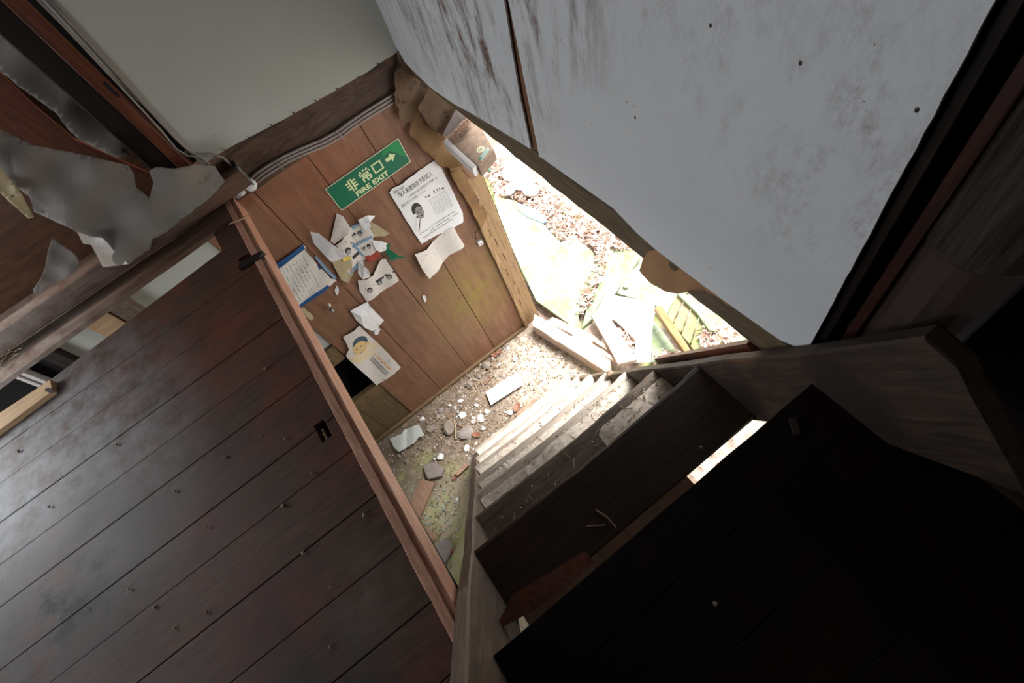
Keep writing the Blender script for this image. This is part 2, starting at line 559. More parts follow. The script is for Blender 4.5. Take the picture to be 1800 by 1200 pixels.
def m_dirt():
    m, n, bs = nt('dry_dirt_with_moss_and_plaster_dust')
    v = pos(n, (1, 1, 1))
    r = ramp(n, [(0.3, lin(92, 78, 64)), (0.55, lin(126, 110, 94)), (0.75, lin(156, 142, 126))])
    f = noise(n, v, 22, 9, 0.7)
    n.links.new(f, r.inputs[0])
    c = r.outputs[0]
    slab = mathn(n, 'MULTIPLY', blob(n, (-0.75, 0.85, -1.83), 0.62), 1.6)
    c = mix(n, slab, c, lin(166, 156, 128))
    moss = mathn(n, 'MULTIPLY', mathn(n, 'MULTIPLY', blob(n, (-0.68, 1.05, -1.83), 0.6), 2.0), thresh(n, noise(n, v, 5, 5, 0.65), 0.47, 0.66))
    c = mix(n, moss, c, lin(152, 152, 98))
    pale = mathn(n, 'MULTIPLY', mathn(n, 'MULTIPLY', blob(n, (0.46, 1.42, -1.83), 0.42), 1.9), thresh(n, noise(n, v, 30, 7, 0.7), 0.36, 0.6))  # pale dust put here to paint in the overexposed doorway light
    c = mix(n, pale, c, lin(204, 190, 172))
    dust = mathn(n, 'MULTIPLY', mathn(n, 'MULTIPLY', blob(n, (-0.1, 1.4, -1.83), 0.5), 1.5), thresh(n, noise(n, v, 45, 5, 0.6), 0.58, 0.66))
    c = mix(n, dust, c, lin(196, 188, 178))
    n.links.new(c, bs.inputs['Base Color'])
    bs.inputs['Roughness'].default_value = 0.95
    bs.inputs['Specular IOR Level'].default_value = 0.2
    bump(n, bs, f, 0.7, 0.01)
    return m


M['dirt'] = m_dirt()


def m_dust():
    m, n, bs = nt('pale_dust_on_steps')
    v = pos(n, (1, 1, 1))
    f = noise(n, v, 60, 8, 0.7)
    r = ramp(n, [(0.3, lin(172, 154, 136)), (0.7, lin(230, 218, 202))])
    n.links.new(f, r.inputs[0])
    n.links.new(r.outputs[0], bs.inputs['Base Color'])
    bs.inputs['Roughness'].default_value = 0.95
    bump(n, bs, f, 0.6, 0.006)
    return m


M['dust'] = m_dust()


def m_ground():
    m, n, bs = nt('leafy_earth_and_moss')
    v = pos(n, (1, 1, 1))
    f = noise(n, v, 16, 9, 0.75)
    r = ramp(n, [(0.3, lin(96, 78, 66)), (0.5, lin(168, 144, 130)), (0.7, lin(216, 200, 188))])
    n.links.new(f, r.inputs[0])
    c = mix(n, thresh(n, noise(n, v, 3.5, 4, 0.6), 0.52, 0.62), r.outputs[0], lin(168, 176, 110))
    n.links.new(c, bs.inputs['Base Color'])
    bs.inputs['Roughness'].default_value = 0.9
    bump(n, bs, f, 0.8, 0.02)
    return m


M['ground'] = m_ground()


def m_glass():
    m, n, bs = nt('clear_bulb_glass')
    bs.inputs['Base Color'].default_value = (0.95, 0.95, 0.95, 1)
    bs.inputs['Roughness'].default_value = 0.08
    bs.inputs['Transmission Weight'].default_value = 0.35
    bs.inputs['IOR'].default_value = 1.3
    return m


M['bulb'] = m_glass()
M['shard'] = plain('greenish_glass_shards', lin(142, 152, 138), 0.3, 0.15, 40, 0.0)
M['mirror_frame'] = plain('dusty_box_top', lin(124, 104, 88), 0.9, 0.25, 40, 0.3)
M['white_plastic'] = plain('white_plastic_edge', lin(206, 200, 198), 0.45, 0.05, 20)

# ------------------------------------------------------------------ setting
YW = 1.765      # inner face of the back wall
XR = 0.486      # inner face of the wall over the doorway
ZL = -1.83      # dirt floor of the lower level
ZT = 0.10       # landing at the head of the stairs
ST = dict(kind='structure')

# upper floor: one board per course, seams where the photograph has them
floor = empty('floor', (-1.2, 0.7, 0), kind='structure')
seams = [1.522, 1.377, 1.255, 1.131, 1.010, 0.899, 0.753, 0.647, 0.519, 0.394, 0.269, 0.150, 0.030, -0.09, -0.21, -0.33]
for k in range(len(seams) - 1):
    y1, y0 = seams[k] - 0.0009, seams[k + 1] + 0.0009
    dz = RND.uniform(-0.0012, 0.0012)
    mb = MB()
    x1 = -0.301
    if k == 0:
        # the board by the gap runs a little askew, a square notch is cut in its end
        mb.prism([(-2.3, y0, -0.03), (x1, y0, -0.03), (x1, 1.40, -0.03), (-0.345, 1.40, -0.03), (-0.345, 1.46, -0.03), (x1, 1.46, -0.03), (x1, 1.655, -0.03), (-0.378, 1.650, -0.03), (-0.378, 1.545, -0.03), (-2.3, 1.425, -0.03)], (0, 0, 0.03 + dz))
    elif k in (5, 6):
        # mortise hole cut where two boards meet
        if k == 5:
            mb.prism([(-2.3, y0, -0.03), (-0.365, y0, -0.03), (-0.365, y0 + 0.012, -0.03), (-0.338, y0 + 0.012, -0.03), (-0.338, y0, -0.03), (x1, y0, -0.03), (x1, y1, -0.03), (-2.3, y1, -0.03)], (0, 0, 0.03 + dz))
        else:
            mb.prism([(-2.3, y0, -0.03), (x1, y0, -0.03), (x1, y1, -0.03), (-0.338, y1, -0.03), (-0.338, 0.714, -0.03), (-0.365, 0.714, -0.03), (-0.365, y1, -0.03), (-2.3, y1, -0.03)], (0, 0, 0.03 + dz))
    else:
        if y1 < 0.16:
            x1 = -0.285
        mb.box(-2.3, x1, y0, y1, -0.03, dz)
    emit('floor_board', mb, M['floor'], floor, bevel=0.0015)
emit('joist', MB().board(V((-0.33, -0.33, -0.09)), V((-0.33, 1.5, -0.09)), V((0.035, 0, 0)), V((0, 0, 0.055)), 4), M['dark_post'], floor)
emit('joist', MB().board(V((-1.3, -0.33, -0.09)), V((-1.3, 1.4, -0.09)), V((0.035, 0, 0)), V((0, 0, 0.055)), 4), M['dark_post'], floor)

# pinkish board edging the stair opening, with its worn groove
tr = empty('trim_1', (-0.28, 0.9, 0), kind='structure')
emit('edge_board', MB().board(V((-0.3055, 0.17, -0.028)), V((-0.289, 1.764, -0.028)), V((0.0105, 0, 0)), V((0, 0, 0.034)), 60, 0.0007, 0.12, seed=3), M['nosing'], tr)
emit('edge_strip', MB().board(V((-0.2885, 0.17, -0.034)), V((-0.2722, 1.764, -0.034)), V((0.0062, 0, 0)), V((0, 0, 0.036)), 18, 0.0008, 0.12, seed=4), M['nosing'], tr)

# landing boards at the head of the stairs
landing = empty('floor_landing', (0.1, -0.3, ZT), kind='structure')
ls = [0.116, 0.027, -0.083, -0.195, -0.31, -0.42, -0.53]
for k in range(len(ls) - 1):
    xa = -0.245 if k == 0 else -0.235
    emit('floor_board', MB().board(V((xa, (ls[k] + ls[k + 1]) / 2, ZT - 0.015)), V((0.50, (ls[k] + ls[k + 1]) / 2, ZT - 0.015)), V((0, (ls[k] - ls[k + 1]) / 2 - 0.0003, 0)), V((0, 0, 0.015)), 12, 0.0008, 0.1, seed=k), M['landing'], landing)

emit('joist', MB().box(-0.232, 0.48, -0.01, 0.05, 0.03, 0.069).box(-0.232, 0.48, -0.11, -0.06, 0.03, 0.069), M['landing'], landing)  # unseen pieces added under the seams to stop light from below
# lower dirt floor, gently uneven
def grid(mb, x0, x1, y0, y1, z, step, amp, fq, thick=0.08):
    nx, ny = max(1, int((x1 - x0) / step)), max(1, int((y1 - y0) / step))
    vs, fs = [], []
    for j in range(ny + 1):
        for i in range(nx + 1):
            x, y = x0 + (x1 - x0) * i / nx, y0 + (y1 - y0) * j / ny
            vs.append((x, y, z + amp * mnoise.noise(V((x * fq, y * fq, 0))) + amp * 0.4 * mnoise.noise(V((x * fq * 4, y * fq * 4, 3)))))
    for j in range(ny):
        for i in range(nx):
            a = j * (nx + 1) + i
            fs.append((a, a + 1, a + nx + 2, a + nx + 1))
    mb.add(vs, fs)
    mb.box(x0, x1, y0, y1, z - thick - amp * 2, z - amp * 2)
    return mb


emit('floor_lower', grid(MB(), -2.35, 0.60, -0.75, YW + 0.44, ZL, 0.03, 0.008, 5), M['dirt'], smooth=False, **ST)

# back wall below the beam: upright planks round a black hatch
wb = empty('wall_back', (0.0, YW, ZL), kind='structure')
xs = [-0.437, -0.203, 0.020, 0.238, 0.486]
for k in range(4):
    mb = MB().board(V(((xs[k] + xs[k + 1]) / 2, YW + 0.011 + RND.uniform(-0.001, 0.001), ZL - 0.02)), V(((xs[k] + xs[k + 1]) / 2, YW + 0.011, -0.0)), V(((xs[k + 1] - xs[k]) / 2 - 0.0014, 0, 0)), V((0, 0.011, 0)), 6, 0.0006, 0.12, seed=20 + k)
    emit('plank', mb, M['plank'], wb)
emit('white_panel', MB().box(-1.06, -0.44, YW + 0.012, YW + 0.024, -0.88, 0.0), M['plaster'], wb)
emit('rail', MB().board(V((-2.3, YW + 0.012, -0.945)), V((-0.439, YW + 0.012, -0.945)), V((0, 0.018, 0)), V((0, 0, 0.062)), 6, 0.0008, 0.1), M['low_board'], wb)
emit('rail', MB().board(V((-2.3, YW + 0.010, -1.385)), V((-0.439, YW + 0.010, -1.385)), V((0, 0.016, 0)), V((0, 0, 0.042)), 6, 0.0008, 0.1), M['low_board'], wb)
for xa, xb in ((-0.62, -0.441), (-0.80, -0.623), (-1.0, -0.803), (-1.25, -1.003), (-2.3, -1.253)):
    emit('plank', MB().board(V(((xa + xb) / 2, YW + 0.016, ZL - 0.02)), V(((xa + xb) / 2, YW + 0.016, -1.425)), V(((xb - xa) / 2, 0, 0)), V((0, 0.010, 0)), 4, 0.0005, 0.1), M['low_board'], wb)
emit('baseboard', MB().board(V((-2.3, YW - 0.008, ZL + 0.008)), V((0.48, YW - 0.008, ZL + 0.008)), V((0, 0.010, 0)), V((0, 0, 0.018)), 20, 0.0015, 0.2), M['low_board'], wb)
emit('hatch_back', MB().box(-2.3, 0.7, YW + 0.30, YW + 0.33, ZL - 0.1, 0.05).box(-2.3, -0.42, YW + 0.03, YW + 0.30, -1.44, -1.42).box(-0.445, -0.43, YW + 0.025, YW + 0.30, -1.43, -0.9), M['black'], wb)
# what the gap in the upper floor shows: white plaster between slim posts, a dark window frame
emit('post', MB().board(V((-0.80, YW - 0.006, -1.4)), V((-0.80, YW - 0.006, -0.03)), V((0.030, 0, 0)), V((0, 0.026, 0)), 4, 0.0006), M['stair'], wb)
emit('post', MB().board(V((-0.885, YW - 0.004, -1.4)), V((-0.885, YW - 0.004, -0.03)), V((0.042, 0, 0)), V((0, 0.012, 0)), 4, 0.0006), M['batten'], wb)
emit('post', MB().board(V((-1.075, YW - 0.004, -1.4)), V((-1.075, YW - 0.004, -0.03)), V((0.022, 0, 0)), V((0, 0.020, 0)), 4, 0.0006), M['dark_post'], wb)
emit('window_frame', MB().box(-1.19, -1.178, YW - 0.01, YW + 0.02, -0.88, -0.03).box(-1.21, -1.20, YW - 0.01, YW + 0.02, -0.88, -0.03), M['white_plastic'], wb)
emit('dark_panel', MB().box(-2.3, -1.06, YW + 0.025, YW + 0.04, -0.88, 0.0), M['black'], wb)

# the old beam across the back wall, its wavy lower edge of white plaster above
pts = [(395, 262), (430, 243), (470, 222), (505, 203), (545, 180), (575, 163), (600, 148), (640, 126), (670, 106), (697, 90)]
edge = [oy(u, v, YW - 0.004) for u, v in pts]
top = [(p.x, p.z) for p in edge]
mb = MB()
mb.board(V((-0.40, YW + 0.03, 0.052)), V((0.53, YW + 0.03, 0.04)), V((0, 0.040, 0)), V((0, 0, 0.075)), 22, 0.0016, 0.14, seed=9)
bo = emit('trim_2', mb, M['beam'], **ST)
poly = [(-0.262, 1.55), (-0.262, top[0][1] + 0.0)] + top + [(XR + 0.004, top[-1][1]), (XR + 0.004, 1.55)]
mb = sheet(MB(), ragged(poly, 0.0008, 0.02, 5), lambda s, t: V((s, YW - 0.014 - 0.004 * math.sin(s * 7) * math.exp(-abs(t - 0.1) * 6), t)), 0.12, 0.005)
emit('wall_back_upper', mb, M['plaster'], **ST)
# row of rusty tacks along that edge
for i in range(0, 9):
    t = i / 8
    p = edge[0].lerp(edge[-1], t) + V((0, -0.016, 0.004))
    k = min(range(len(edge)), key=lambda q: abs(edge[q].x - p.x))
    q0 = edge[k]
    emit('tack', MB().tube([V((p.x, YW - 0.012, q0.z + 0.004)), V((p.x + 0.001, YW - 0.024, q0.z + 0.003))], [0.0012, 0.0024], 6), M['iron'], bo)

# wall over the doorway: two white boards, the strip between them, the sill beam
XP = XR
wr = empty('wall_right', (XR, 0.9, 0.0), kind='structure')
def panel_xy(px, x): return [(ox(u, v, x).y, ox(u, v, x).z) for u, v in px]
b1 = panel_xy([(933, 262), (913, 165), (900, 88), (886, 0)], XP)
low1 = panel_xy([(697, 91), (720, 115), (757, 150), (800, 180), (830, 197), (880, 228), (933, 262)], XP)
poly = [(1.775, 1.55), (1.775, low1[0][1])] + low1[1:-1] + b1 + [(0.895, 1.55)]
def bulge1(s, t):
    k = max(0, 1 - abs(s - 1.5) / 0.5)
    return V((XP + 0.004 - 0.012 * k * math.exp(-abs(t - 0.12) * 5), s, t))
emit('white_board', sheet(MB(), poly, bulge1, 0.08, 0.004), M['panel'], wr, label='white wall board streaked with brown mould')
b2 = panel_xy([(949, 275), (915, 100), (895, 0)], XP)
low2 = panel_xy([(951, 275), (1012, 318), (1079, 365), (1120, 408), (1154, 438), (1210, 480), (1265, 521), (1320, 560), (1372, 596)], XP)
poly = [(0.157, 1.55), (0.157, 0.12)] + [(a, b) for a, b in reversed(low2)] + b2 + [(0.878, 1.55)]
emit('white_board', sheet(MB(), ragged(poly, 0.0007, 0.02, 8), lambda s, t: V((XP + 0.002, s, t)), 0.15, 0.004), M['panel'], wr)
emit('cover_strip', MB().box(XP + 0.009, XP + 0.02, 0.86, 1.02, 0.07, 1.55), M['strip'], wr)
emit('backing', MB().box(XP + 0.022, XP + 0.11, 0.157, 1.80, 0.098, 1.55).box(XP + 0.15, XP + 0.18, -0.7, 0.40, -0.1, 1.55), M['black'], wr)
emit('trim_3', MB().board(V((XP + 0.052, 0.05, 0.047)), V((XP + 0.052, 1.80, 0.047)), V((0.048, 0, 0)), V((0, 0, 0.050)), 30, 0.0018, 0.16, seed=31), M['side_beam'], **ST)
emit('added_shade_board', MB().box(XR + 0.112, XR + 0.215, 0.0, 1.85, 0.03, 0.045), M['side_beam'], **ST)  # unseen board added to shade the flat box from the sun
# nails in the white board
for (u, v) in ((1251, 44), (1409, 110), (1614, 192), (1118, 206)):
    p = ox(u, v, XP)
    emit('nail', MB().tube([p, p + V((-0.002, 0, 0.0005))], [0.0016, 0.0008], 6).ball(p + V((-0.002, 0, 0.0005)), 0.0022, 8, 5, squash=V((0.5, 1, 1.4))), M['iron'], wr)

# door post at the far side of the doorway
dr = empty('door_1', (0.54, 1.77, ZL), kind='structure')
mb = MB().board(V((0.543, 1.785, ZL - 0.05)), V((0.543, 1.785, -0.12)), V((0.057, 0, 0)), V((0, 0.022, 0)), 22, 0.0012, 0.12, seed=41)
emit('jamb', mb, M['jamb'], dr)
emit('jamb_fillet', MB().board(V((0.492, 1.756, ZL)), V((0.492, 1.756, -0.40)), V((0.010, 0, 0)), V((0, 0.010, 0)), 22, 0.0016, 0.2, seed=42), M['jamb'], dr)
# crooked splits and nail stubs down the post
for i in range(9):
    z = -0.62 - i * 0.115 + RND.uniform(-0.02, 0.02)
    x = 0.535 + 0.012 * math.sin(i * 2.1)
    emit('split', MB().prism([(x - 0.004, 1.7626, z), (x, 1.7626, z - 0.01), (x + 0.002, 1.7626, z - 0.05), (x - 0.003, 1.7626, z - 0.075), (x - 0.002, 1.7626, z - 0.04)], (0, 0.004, 0)), M['iron'], dr)

# the rest of the rooms, out of frame: they carry and shut in the light
emit('ceiling', MB().box(-2.4, 0.62, -0.75, 1.9, 1.55, 1.6), M['ceil'], **ST)
emit('wall_left', MB().box(-2.4, -2.3, -0.75, 2.2, ZL - 0.1, 1.55), M['room'], **ST)
emit('wall_near', MB().box(-2.4, 0.62, -0.80, -0.70, ZL - 0.1, 1.55), M['room'], **ST)
mb = MB().box(XR + 0.006, XR + 0.114, -0.70, 0.12, ZL - 0.1, -0.03)
emit('wall_right_lower', mb, M['low_board'], **ST)
emit('wall_back_outer', MB().box(-2.4, 0.45, 2.15, 2.2, ZL - 0.1, 1.55).box(0.45, 0.62, 1.81, 2.2, ZL - 0.1, 1.55), M['room'], **ST)

# posts by the head of the stairs at the edge of the white board
emit('trim_4', MB().board(V((0.530, 0.150, 0.02)), V((0.530, 0.150, 1.55)), V((0.030, 0, 0)), V((0, 0.006, 0)), 6), M['dark_post'], **ST)
emit('trim_5', MB().board(V((0.535, 0.122, 0.10)), V((0.535, 0.122, 1.55)), V((0.022, 0, 0)), V((0, 0.007, 0)), 8, 0.0008), M['red_dark'], **ST)
mb = MB()
n, hs = 20, [0.1, 0.25, 0.42, 0.43, 0.45, 0.6, 0.8, 1.0, 1.3, 1.55]
vs, fs = [], []
for i, z in enumerate(hs):
    for k in range(n):
        t = 2 * math.pi * k / n
        rr = 0.056 * (1 + 0.05 * math.sin(k * 5.3) * (z > 0.425)) + (0.004 if z > 0.425 else 0.0)
        vs.append((0.556 + rr * math.cos(t), 0.066 + rr * math.sin(t), z + (0.018 * math.cos(t + 2.6) if 0.41 < z < 0.44 else 0)))
for i in range(len(hs) - 1):
    for k in range(n):
        k2 = (k + 1) % n
        fs.append((i * n + k, i * n + k2, (i + 1) * n + k2, (i + 1) * n + k))
mb.add(vs, fs)
mb.m = [0 if i // n < 3 else 1 for i in range(len(fs))]
emit('log_post', mb, [M['log_foot'], M['log']], label='round weathered log post with a smooth brown foot beside the stair head', cat='post')

# ------------------------------------------------------------------ staircase
stairs = empty('staircase', (0.1, 1.27, ZL), label='steep open wooden stairs with dusty treads between two side boards', cat='stairs')
SL = 1.77


def topz(y): return ZL + SL * (1.29 - y)


def stringer(x0, x1, dy, mat, seed):
    up = V((0, -0.492, 0.871))
    nrm = V((0, -0.871, -0.492))
    w = 0.170
    a = V((0, 1.29 + dy, ZL - 0.02))
    L = (0.385 - ZL) / 0.871
    R = random.Random(seed)
    N = 30
    outer, inner = [], []
    for i in range(N + 1):
        p = a + up * (L * i / N)
        wv = 0.0022 * math.sin(i * 0.9 + seed) + R.uniform(-0.0012, 0.0012)
        outer.append(p + nrm * wv)
        inner.append(p + nrm * w)
    # plumb-cut head with a softened nose, foot cut level
    head = outer[-1]
    inner[-1] = V((0, head.y - 0.200, head.z - 0.02 - 0.13))
    nose = [head + V((0, -0.045, -0.012)), head + V((0, -0.085, -0.05))]
    prof = [p for p in outer] + nose + [inner[-1]] + [inner[i] for i in range(N - 3, 0, -1)]
    foot = V((0, 1.29 + dy - 0.195, ZL - 0.02))
    prof.append(foot)
    mb = MB()
    n = len(prof)
    ch = 0.004
    cen = V((0, sum(p.y for p in prof) / n, sum(p.z for p in prof) / n))
    rings = []
    for x, sh in ((x0, 1), (x0 + ch, 0), (x1 - ch, 0), (x1, 1)):
        ring = []
        for p in prof:
            q = p.copy()
            if sh:
                q = q + nrm * (ch if (q - a).dot(nrm) < 0.05 else (-ch if (q - a).dot(nrm) > 0.12 else 0))
            ring.append((x, q.y, q.z))
        rings.append(ring)
    vs = [p for r in rings for p in r]
    fs = []
    for r in range(3):
        for k in range(n):
            k2 = (k + 1) % n
            fs.append((r * n + k, (r + 1) * n + k, (r + 1) * n + k2, r * n + k2))
    # side faces as quads between the two edges
    for base, flip in ((0, False), (3 * n, True)):
        idx = [base + k for k in range(n)]
        bm_f = tuple(idx if not flip else reversed(idx))
        fs.append(bm_f)
    mb.add(vs, fs)
    return emit('side_board', mb, mat, stairs)


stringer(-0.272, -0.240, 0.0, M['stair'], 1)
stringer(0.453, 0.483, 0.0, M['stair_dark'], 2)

treads = [(0.351, -0.190, 0.172), (0.508, -0.466, 0.172), (0.664, -0.731, 0.172), (0.802, -0.960, 0.172), (0.952, -1.216, 0.172), (1.110, -1.500, 0.172), (1.262, -1.735, 0.172)]
for k, (y, z, d) in enumerate(treads):
    mb = MB()
    N = 26
    R = random.Random(50 + k)
    xa, xb = -0.242, 0.456
    vs, fs = [], []
    # rounded, worn nose; the middle of the edge is trodden down
    for i in range(N + 1):
        x = xa + (xb - xa) * i / N
        wear = 0.008 * math.exp(-((x - 0.1) / 0.2) ** 2) + R.uniform(-0.0012, 0.0012)
        if i in (N, N - 1):
            wear -= 0.004
        sec = [(y - d, z), (y - 0.03, z), (y - 0.012 - wear * 0.5, z - 0.001), (y - 0.003 - wear, z - 0.006), (y - wear, z - 0.014), (y - 0.002 - wear, z - 0.026), (y - 0.010 - wear, z - 0.030), (y - d, z - 0.030)]
        vs += [(x, a, b) for a, b in sec]
    for i in range(N):
        for q in range(8):
            q2 = (q + 1) % 8
            fs.append((i * 8 + q, (i + 1) * 8 + q, (i + 1) * 8 + q2, i * 8 + q2))
    fs += [tuple(range(8)), tuple(N * 8 + q for q in range(7, -1, -1))]
    mb.add(vs, fs)
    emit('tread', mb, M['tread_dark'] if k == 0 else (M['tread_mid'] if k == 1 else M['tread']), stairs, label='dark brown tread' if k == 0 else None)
# red-brown board fixed under the landing's edge behind the second step
bp = [oz(u, v, -0.055) for u, v in ((868, 1108), (902, 1044), (1028, 968), (1046, 988), (960, 1060))]
emit('brace', MB().prism([p + V((0, 0, -0.012)) for p in bp], (0, 0, 0.012)), M['red_post'], stairs, label='red-brown board under the landing edge')
emit('brace', MB().board(V((-0.24, 0.178, -0.30)), V((0.262, 0.178, -0.30)), V((0, 0.034, 0)), V((0, 0, 0.012)), 6, 0.001), M['debris_wood'], stairs)  # paler wood puts the daylight on this plank into its colour

# outside: ground
emit('ground', grid(MB(), 0.60, 4.2, -1.4, 5.2, -1.93, 0.06, 0.02, 2.5), M['ground'], **ST)

# ------------------------------------------------------------------ sill of the sliding door, closet, corner post
sl = empty('trim_6', (-1.0, 1.7, 0.0), kind='structure')
emit('lower_rail', MB().board(V((-1.9, 1.69, -0.009)), V((-0.300, 1.725, -0.009)), V((0, 0.066, 0)), V((0, 0, 0.009)), 14, 0.0010, 0.08, seed=61), M['sill'], sl)
emit('upper_rail', MB().board(V((-1.9, 1.742, 0.058)), V((-0.182, 1.730, 0.058)), V((0, 0.022, 0)), V((0, 0, 0.032)), 14, 0.0010, 0.1, seed=62), M['sill'], sl)
emit('end_strip', MB().board(V((-0.180, 1.730, 0.022)), V((-0.180, 1.730, 0.100)), V((0.0025, 0, 0)), V((0, 0.023, 0)), 2), M['metal'], sl)
emit('closet_floor', MB().box(-2.3, -0.40, 1.762, 2.14, -0.02, 0.035), M['sill'], sl)
emit('closet_panel', MB().box(-2.3, -0.38, 1.90, 1.915, 0.035, 0.62), M['closet'], sl)
emit('closet_upper', MB().box(-2.3, -0.30, 2.10, 2.115, 0.0, 1.55), M['black'], sl)
emit('closet_rail', MB().prism([oy(u, v, 1.85) for u, v in ((-60, 70), (0, 128), (60, 186), (130, 245), (262, 305), (200, 296), (130, 275), (60, 258), (0, 232), (-60, 200))], (0, 0.014, 0)), M['red_post'], sl)
cp = empty('trim_7', (-0.33, 1.75, 0.1), kind='structure')
emit('post_body', MB().board(V((-0.345, 1.775, 0.09)), V((-0.345, 1.775, 1.55)), V((0.034, 0, 0)), V((0, 0.030, 0)), 4), M['dark_post'], cp)
emit('post_face', MB().board(V((-0.300, 1.765, 0.09)), V((-0.300, 1.765, 1.55)), V((0.0165, 0, 0)), V((0, 0.030, 0)), 10, 0.0006, 0.15), M['red_post'], cp)
p = oy(196, 158, 1.734)
emit('slot', MB().box(p.x - 0.004, p.x + 0.004, 1.7335, 1.745, p.z - 0.022, p.z + 0.022), M['black'], cp)
# splinter lying over the edge board
emit('splinter', MB().tube([oz(402, 394, 0.012), oz(425, 385, 0.014), oz(440, 375, 0.016)], [0.0015, 0.003, 0.0015], 6), M['batten'], label='thin pale splinter poking across the end of the pinkish edge board', cat='splinter')
# dark block wedged in the notch of the first floor board
emit('wood_block', MB().board(oz(424, 468, 0.004), oz(462, 449, 0.004), V((0.008, 0.012, 0)), V((0, 0, 0.010)), 3, 0.001, 0.2), M['dark_post'], label='small dark wooden block wedged in the notch of the floor board', cat='block')

mb = MB()
P4 = [oz(u, v, 0.002) for u, v in ((-70, 786), (-12, 744), (99, 671), (103, 691), (-12, 776), (-70, 816))]
mb.prism(P4, (0, 0, 0.018))
bt = emit('batten', mb, M['batten'], label='raw pale batten with a knot lying on the dusty floor boards', cat='board', bevel=0.0015)
kn = [(90 + 8 * math.cos(t) * (1 + 0.3 * math.sin(t * 3)) - 3, 690 + 5 * math.sin(t + 0.5) - 4) for t in [k * math.pi / 5 for k in range(10)]]
emit('knot', sheet(MB(), kn, lambda s, t: oz(s, t, 0.0208), 0), M['iron'], bt)


def pixsheet(px, depth, cell=14, rag=0.0, thick=0.0008, seed=1, ax=1):
    """torn sheet: the outline is laid on the surface depth(s, t)"""
    return sheet(MB(), ragged(px, rag, 7, seed) if rag else px, lambda s, t: on(s, t, ax, depth(s, t)), cell, thick)


def folds(base, amp, a, b, c=0.0):
    return lambda s, t: base + amp * math.sin(s * a + t * b + c) + amp * 0.5 * math.sin(s * b * 1.7 - t * a * 1.3 + 2 * c)


SM = dict(smooth=True)
tp = emit('torn_paper', pixsheet([(-40, 215), (0, 228), (60, 255), (130, 268), (225, 290), (235, 305), (240, 330), (262, 348), (270, 320), (262, 300), (275, 293), (305, 296), (345, 288), (378, 292), (396, 318), (372, 345), (330, 378), (292, 408), (268, 420), (266, 434), (225, 465), (180, 468), (160, 428), (150, 425), (140, 410), (110, 395), (60, 372), (52, 345), (30, 330), (-40, 280)],
                                 folds(1.690, 0.012, 0.045, 0.03, 0.5), 14, 0.8, 0.0008, 3), M['fusuma'], label='large grey torn door paper draped over the sill', cat='paper', **SM)
emit('turned_flap', pixsheet([(136, 408), (160, 416), (180, 418), (205, 445), (226, 463), (182, 469), (160, 430), (146, 428)], folds(1.672, 0.006, 0.08, 0.05), 8, 0.5, 0.0008, 4), M['paper'], tp)
emit('torn_paper', pixsheet([(-40, 30), (0, 60), (32, 78), (78, 122), (132, 172), (175, 196), (205, 235), (228, 273), (205, 277), (140, 246), (118, 225), (100, 200), (60, 170), (30, 150), (-40, 90)], folds(1.83, 0.006, 0.05, 0.02, 1.0), 12, 0.8, 0.0008, 5), M['fusuma'], label='grey torn paper hanging loose beside the dark corner post', cat='paper', **SM)
emit('torn_paper', pixsheet([(-30, 270), (0, 296), (16, 312), (38, 340), (60, 382), (50, 384), (20, 358), (-30, 310)], folds(1.665, 0.006, 0.1, 0.06), 8, 0.5, 0.0008, 6), M['paper_back'], label='narrow cream paper curl folded back from the large torn sheet', cat='paper', **SM)
emit('torn_paper', pixsheet([(92, 418), (112, 432), (136, 450), (141, 462), (128, 482), (106, 494), (84, 500), (78, 512), (60, 516), (58, 508), (70, 492), (80, 470), (84, 440)], folds(1.70, 0.006, 0.1, 0.05), 8, 0.5, 0.0008, 7), M['fusuma'], label='small pointed scrap of torn paper standing on the sill', cat='paper', **SM)
mb = MB()
R = random.Random(5)
for i in range(70):
    p = oz(R.uniform(-40, 36), R.uniform(562, 640), 0.01)
    p = V((p.x, 1.70 + R.uniform(-0.02, 0.05), 0.004 + R.uniform(0, 0.03)))
    d = V((R.uniform(-1, 1), R.uniform(-0.6, 0.6), R.uniform(-0.2, 0.4))) * 0.016
    mb.tube([p - d, p + V((0, 0, 0.002)), p + d], 0.0008, 4)
emit('straw_litter', mb, M['straw'], label='wisps of dry straw caught in the groove of the sliding door sill', cat='litter', kind='stuff')

# ------------------------------------------------------------------ cables, lamp, conduit
cpts = [(694, 164), (668, 180), (640, 197), (612, 216), (592, 231), (565, 246), (530, 260), (498, 275), (476, 288), (452, 303), (436, 318)]
for k, lab in enumerate(('grey cable nearest the beam, uppermost of three along the plank wall', 'grey cable running between two others above the plank wall', 'grey cable lowest of three, ending at the round bulb')):
    pts = []
    for i, (u, v) in enumerate(cpts):
        w = 0.0006 * math.sin(i * 1.7 + k)
        p = oy(u, v, 1.745)
        pts.append(p + V((0.002 * k, 0.0, -0.0125 * k + w)))
    emit('cable', MB().tube(pts, 0.0048, 8), M['cable'], label=lab, cat='cable', smooth=True, group='cables along the beam')
for k, (u, v, lab) in enumerate(((593, 232, 'metal cable clip on the three cables near the sign'), (484, 285, 'metal cable clip on the three cables near the bulb'))):
    p = oy(u, v, 1.742)
    emit('cable_clip', MB().board(p + V((-0.002, -0.004, 0.010)), p + V((0.006, -0.004, -0.036)), V((0.0022, 0, 0.0006)), V((0, 0.0012, 0)), 3), M['metal'], label=lab, cat='clip')
p = oy(440, 325, 1.728)
lb = empty('bulb', p, label='clear round glass bulb at the end of the cables', cat='lamp')
emit('glass', MB().ball(p, 0.0215, 20, 14), M['bulb'], lb, smooth=True)
q = oy(424, 338, 1.735)
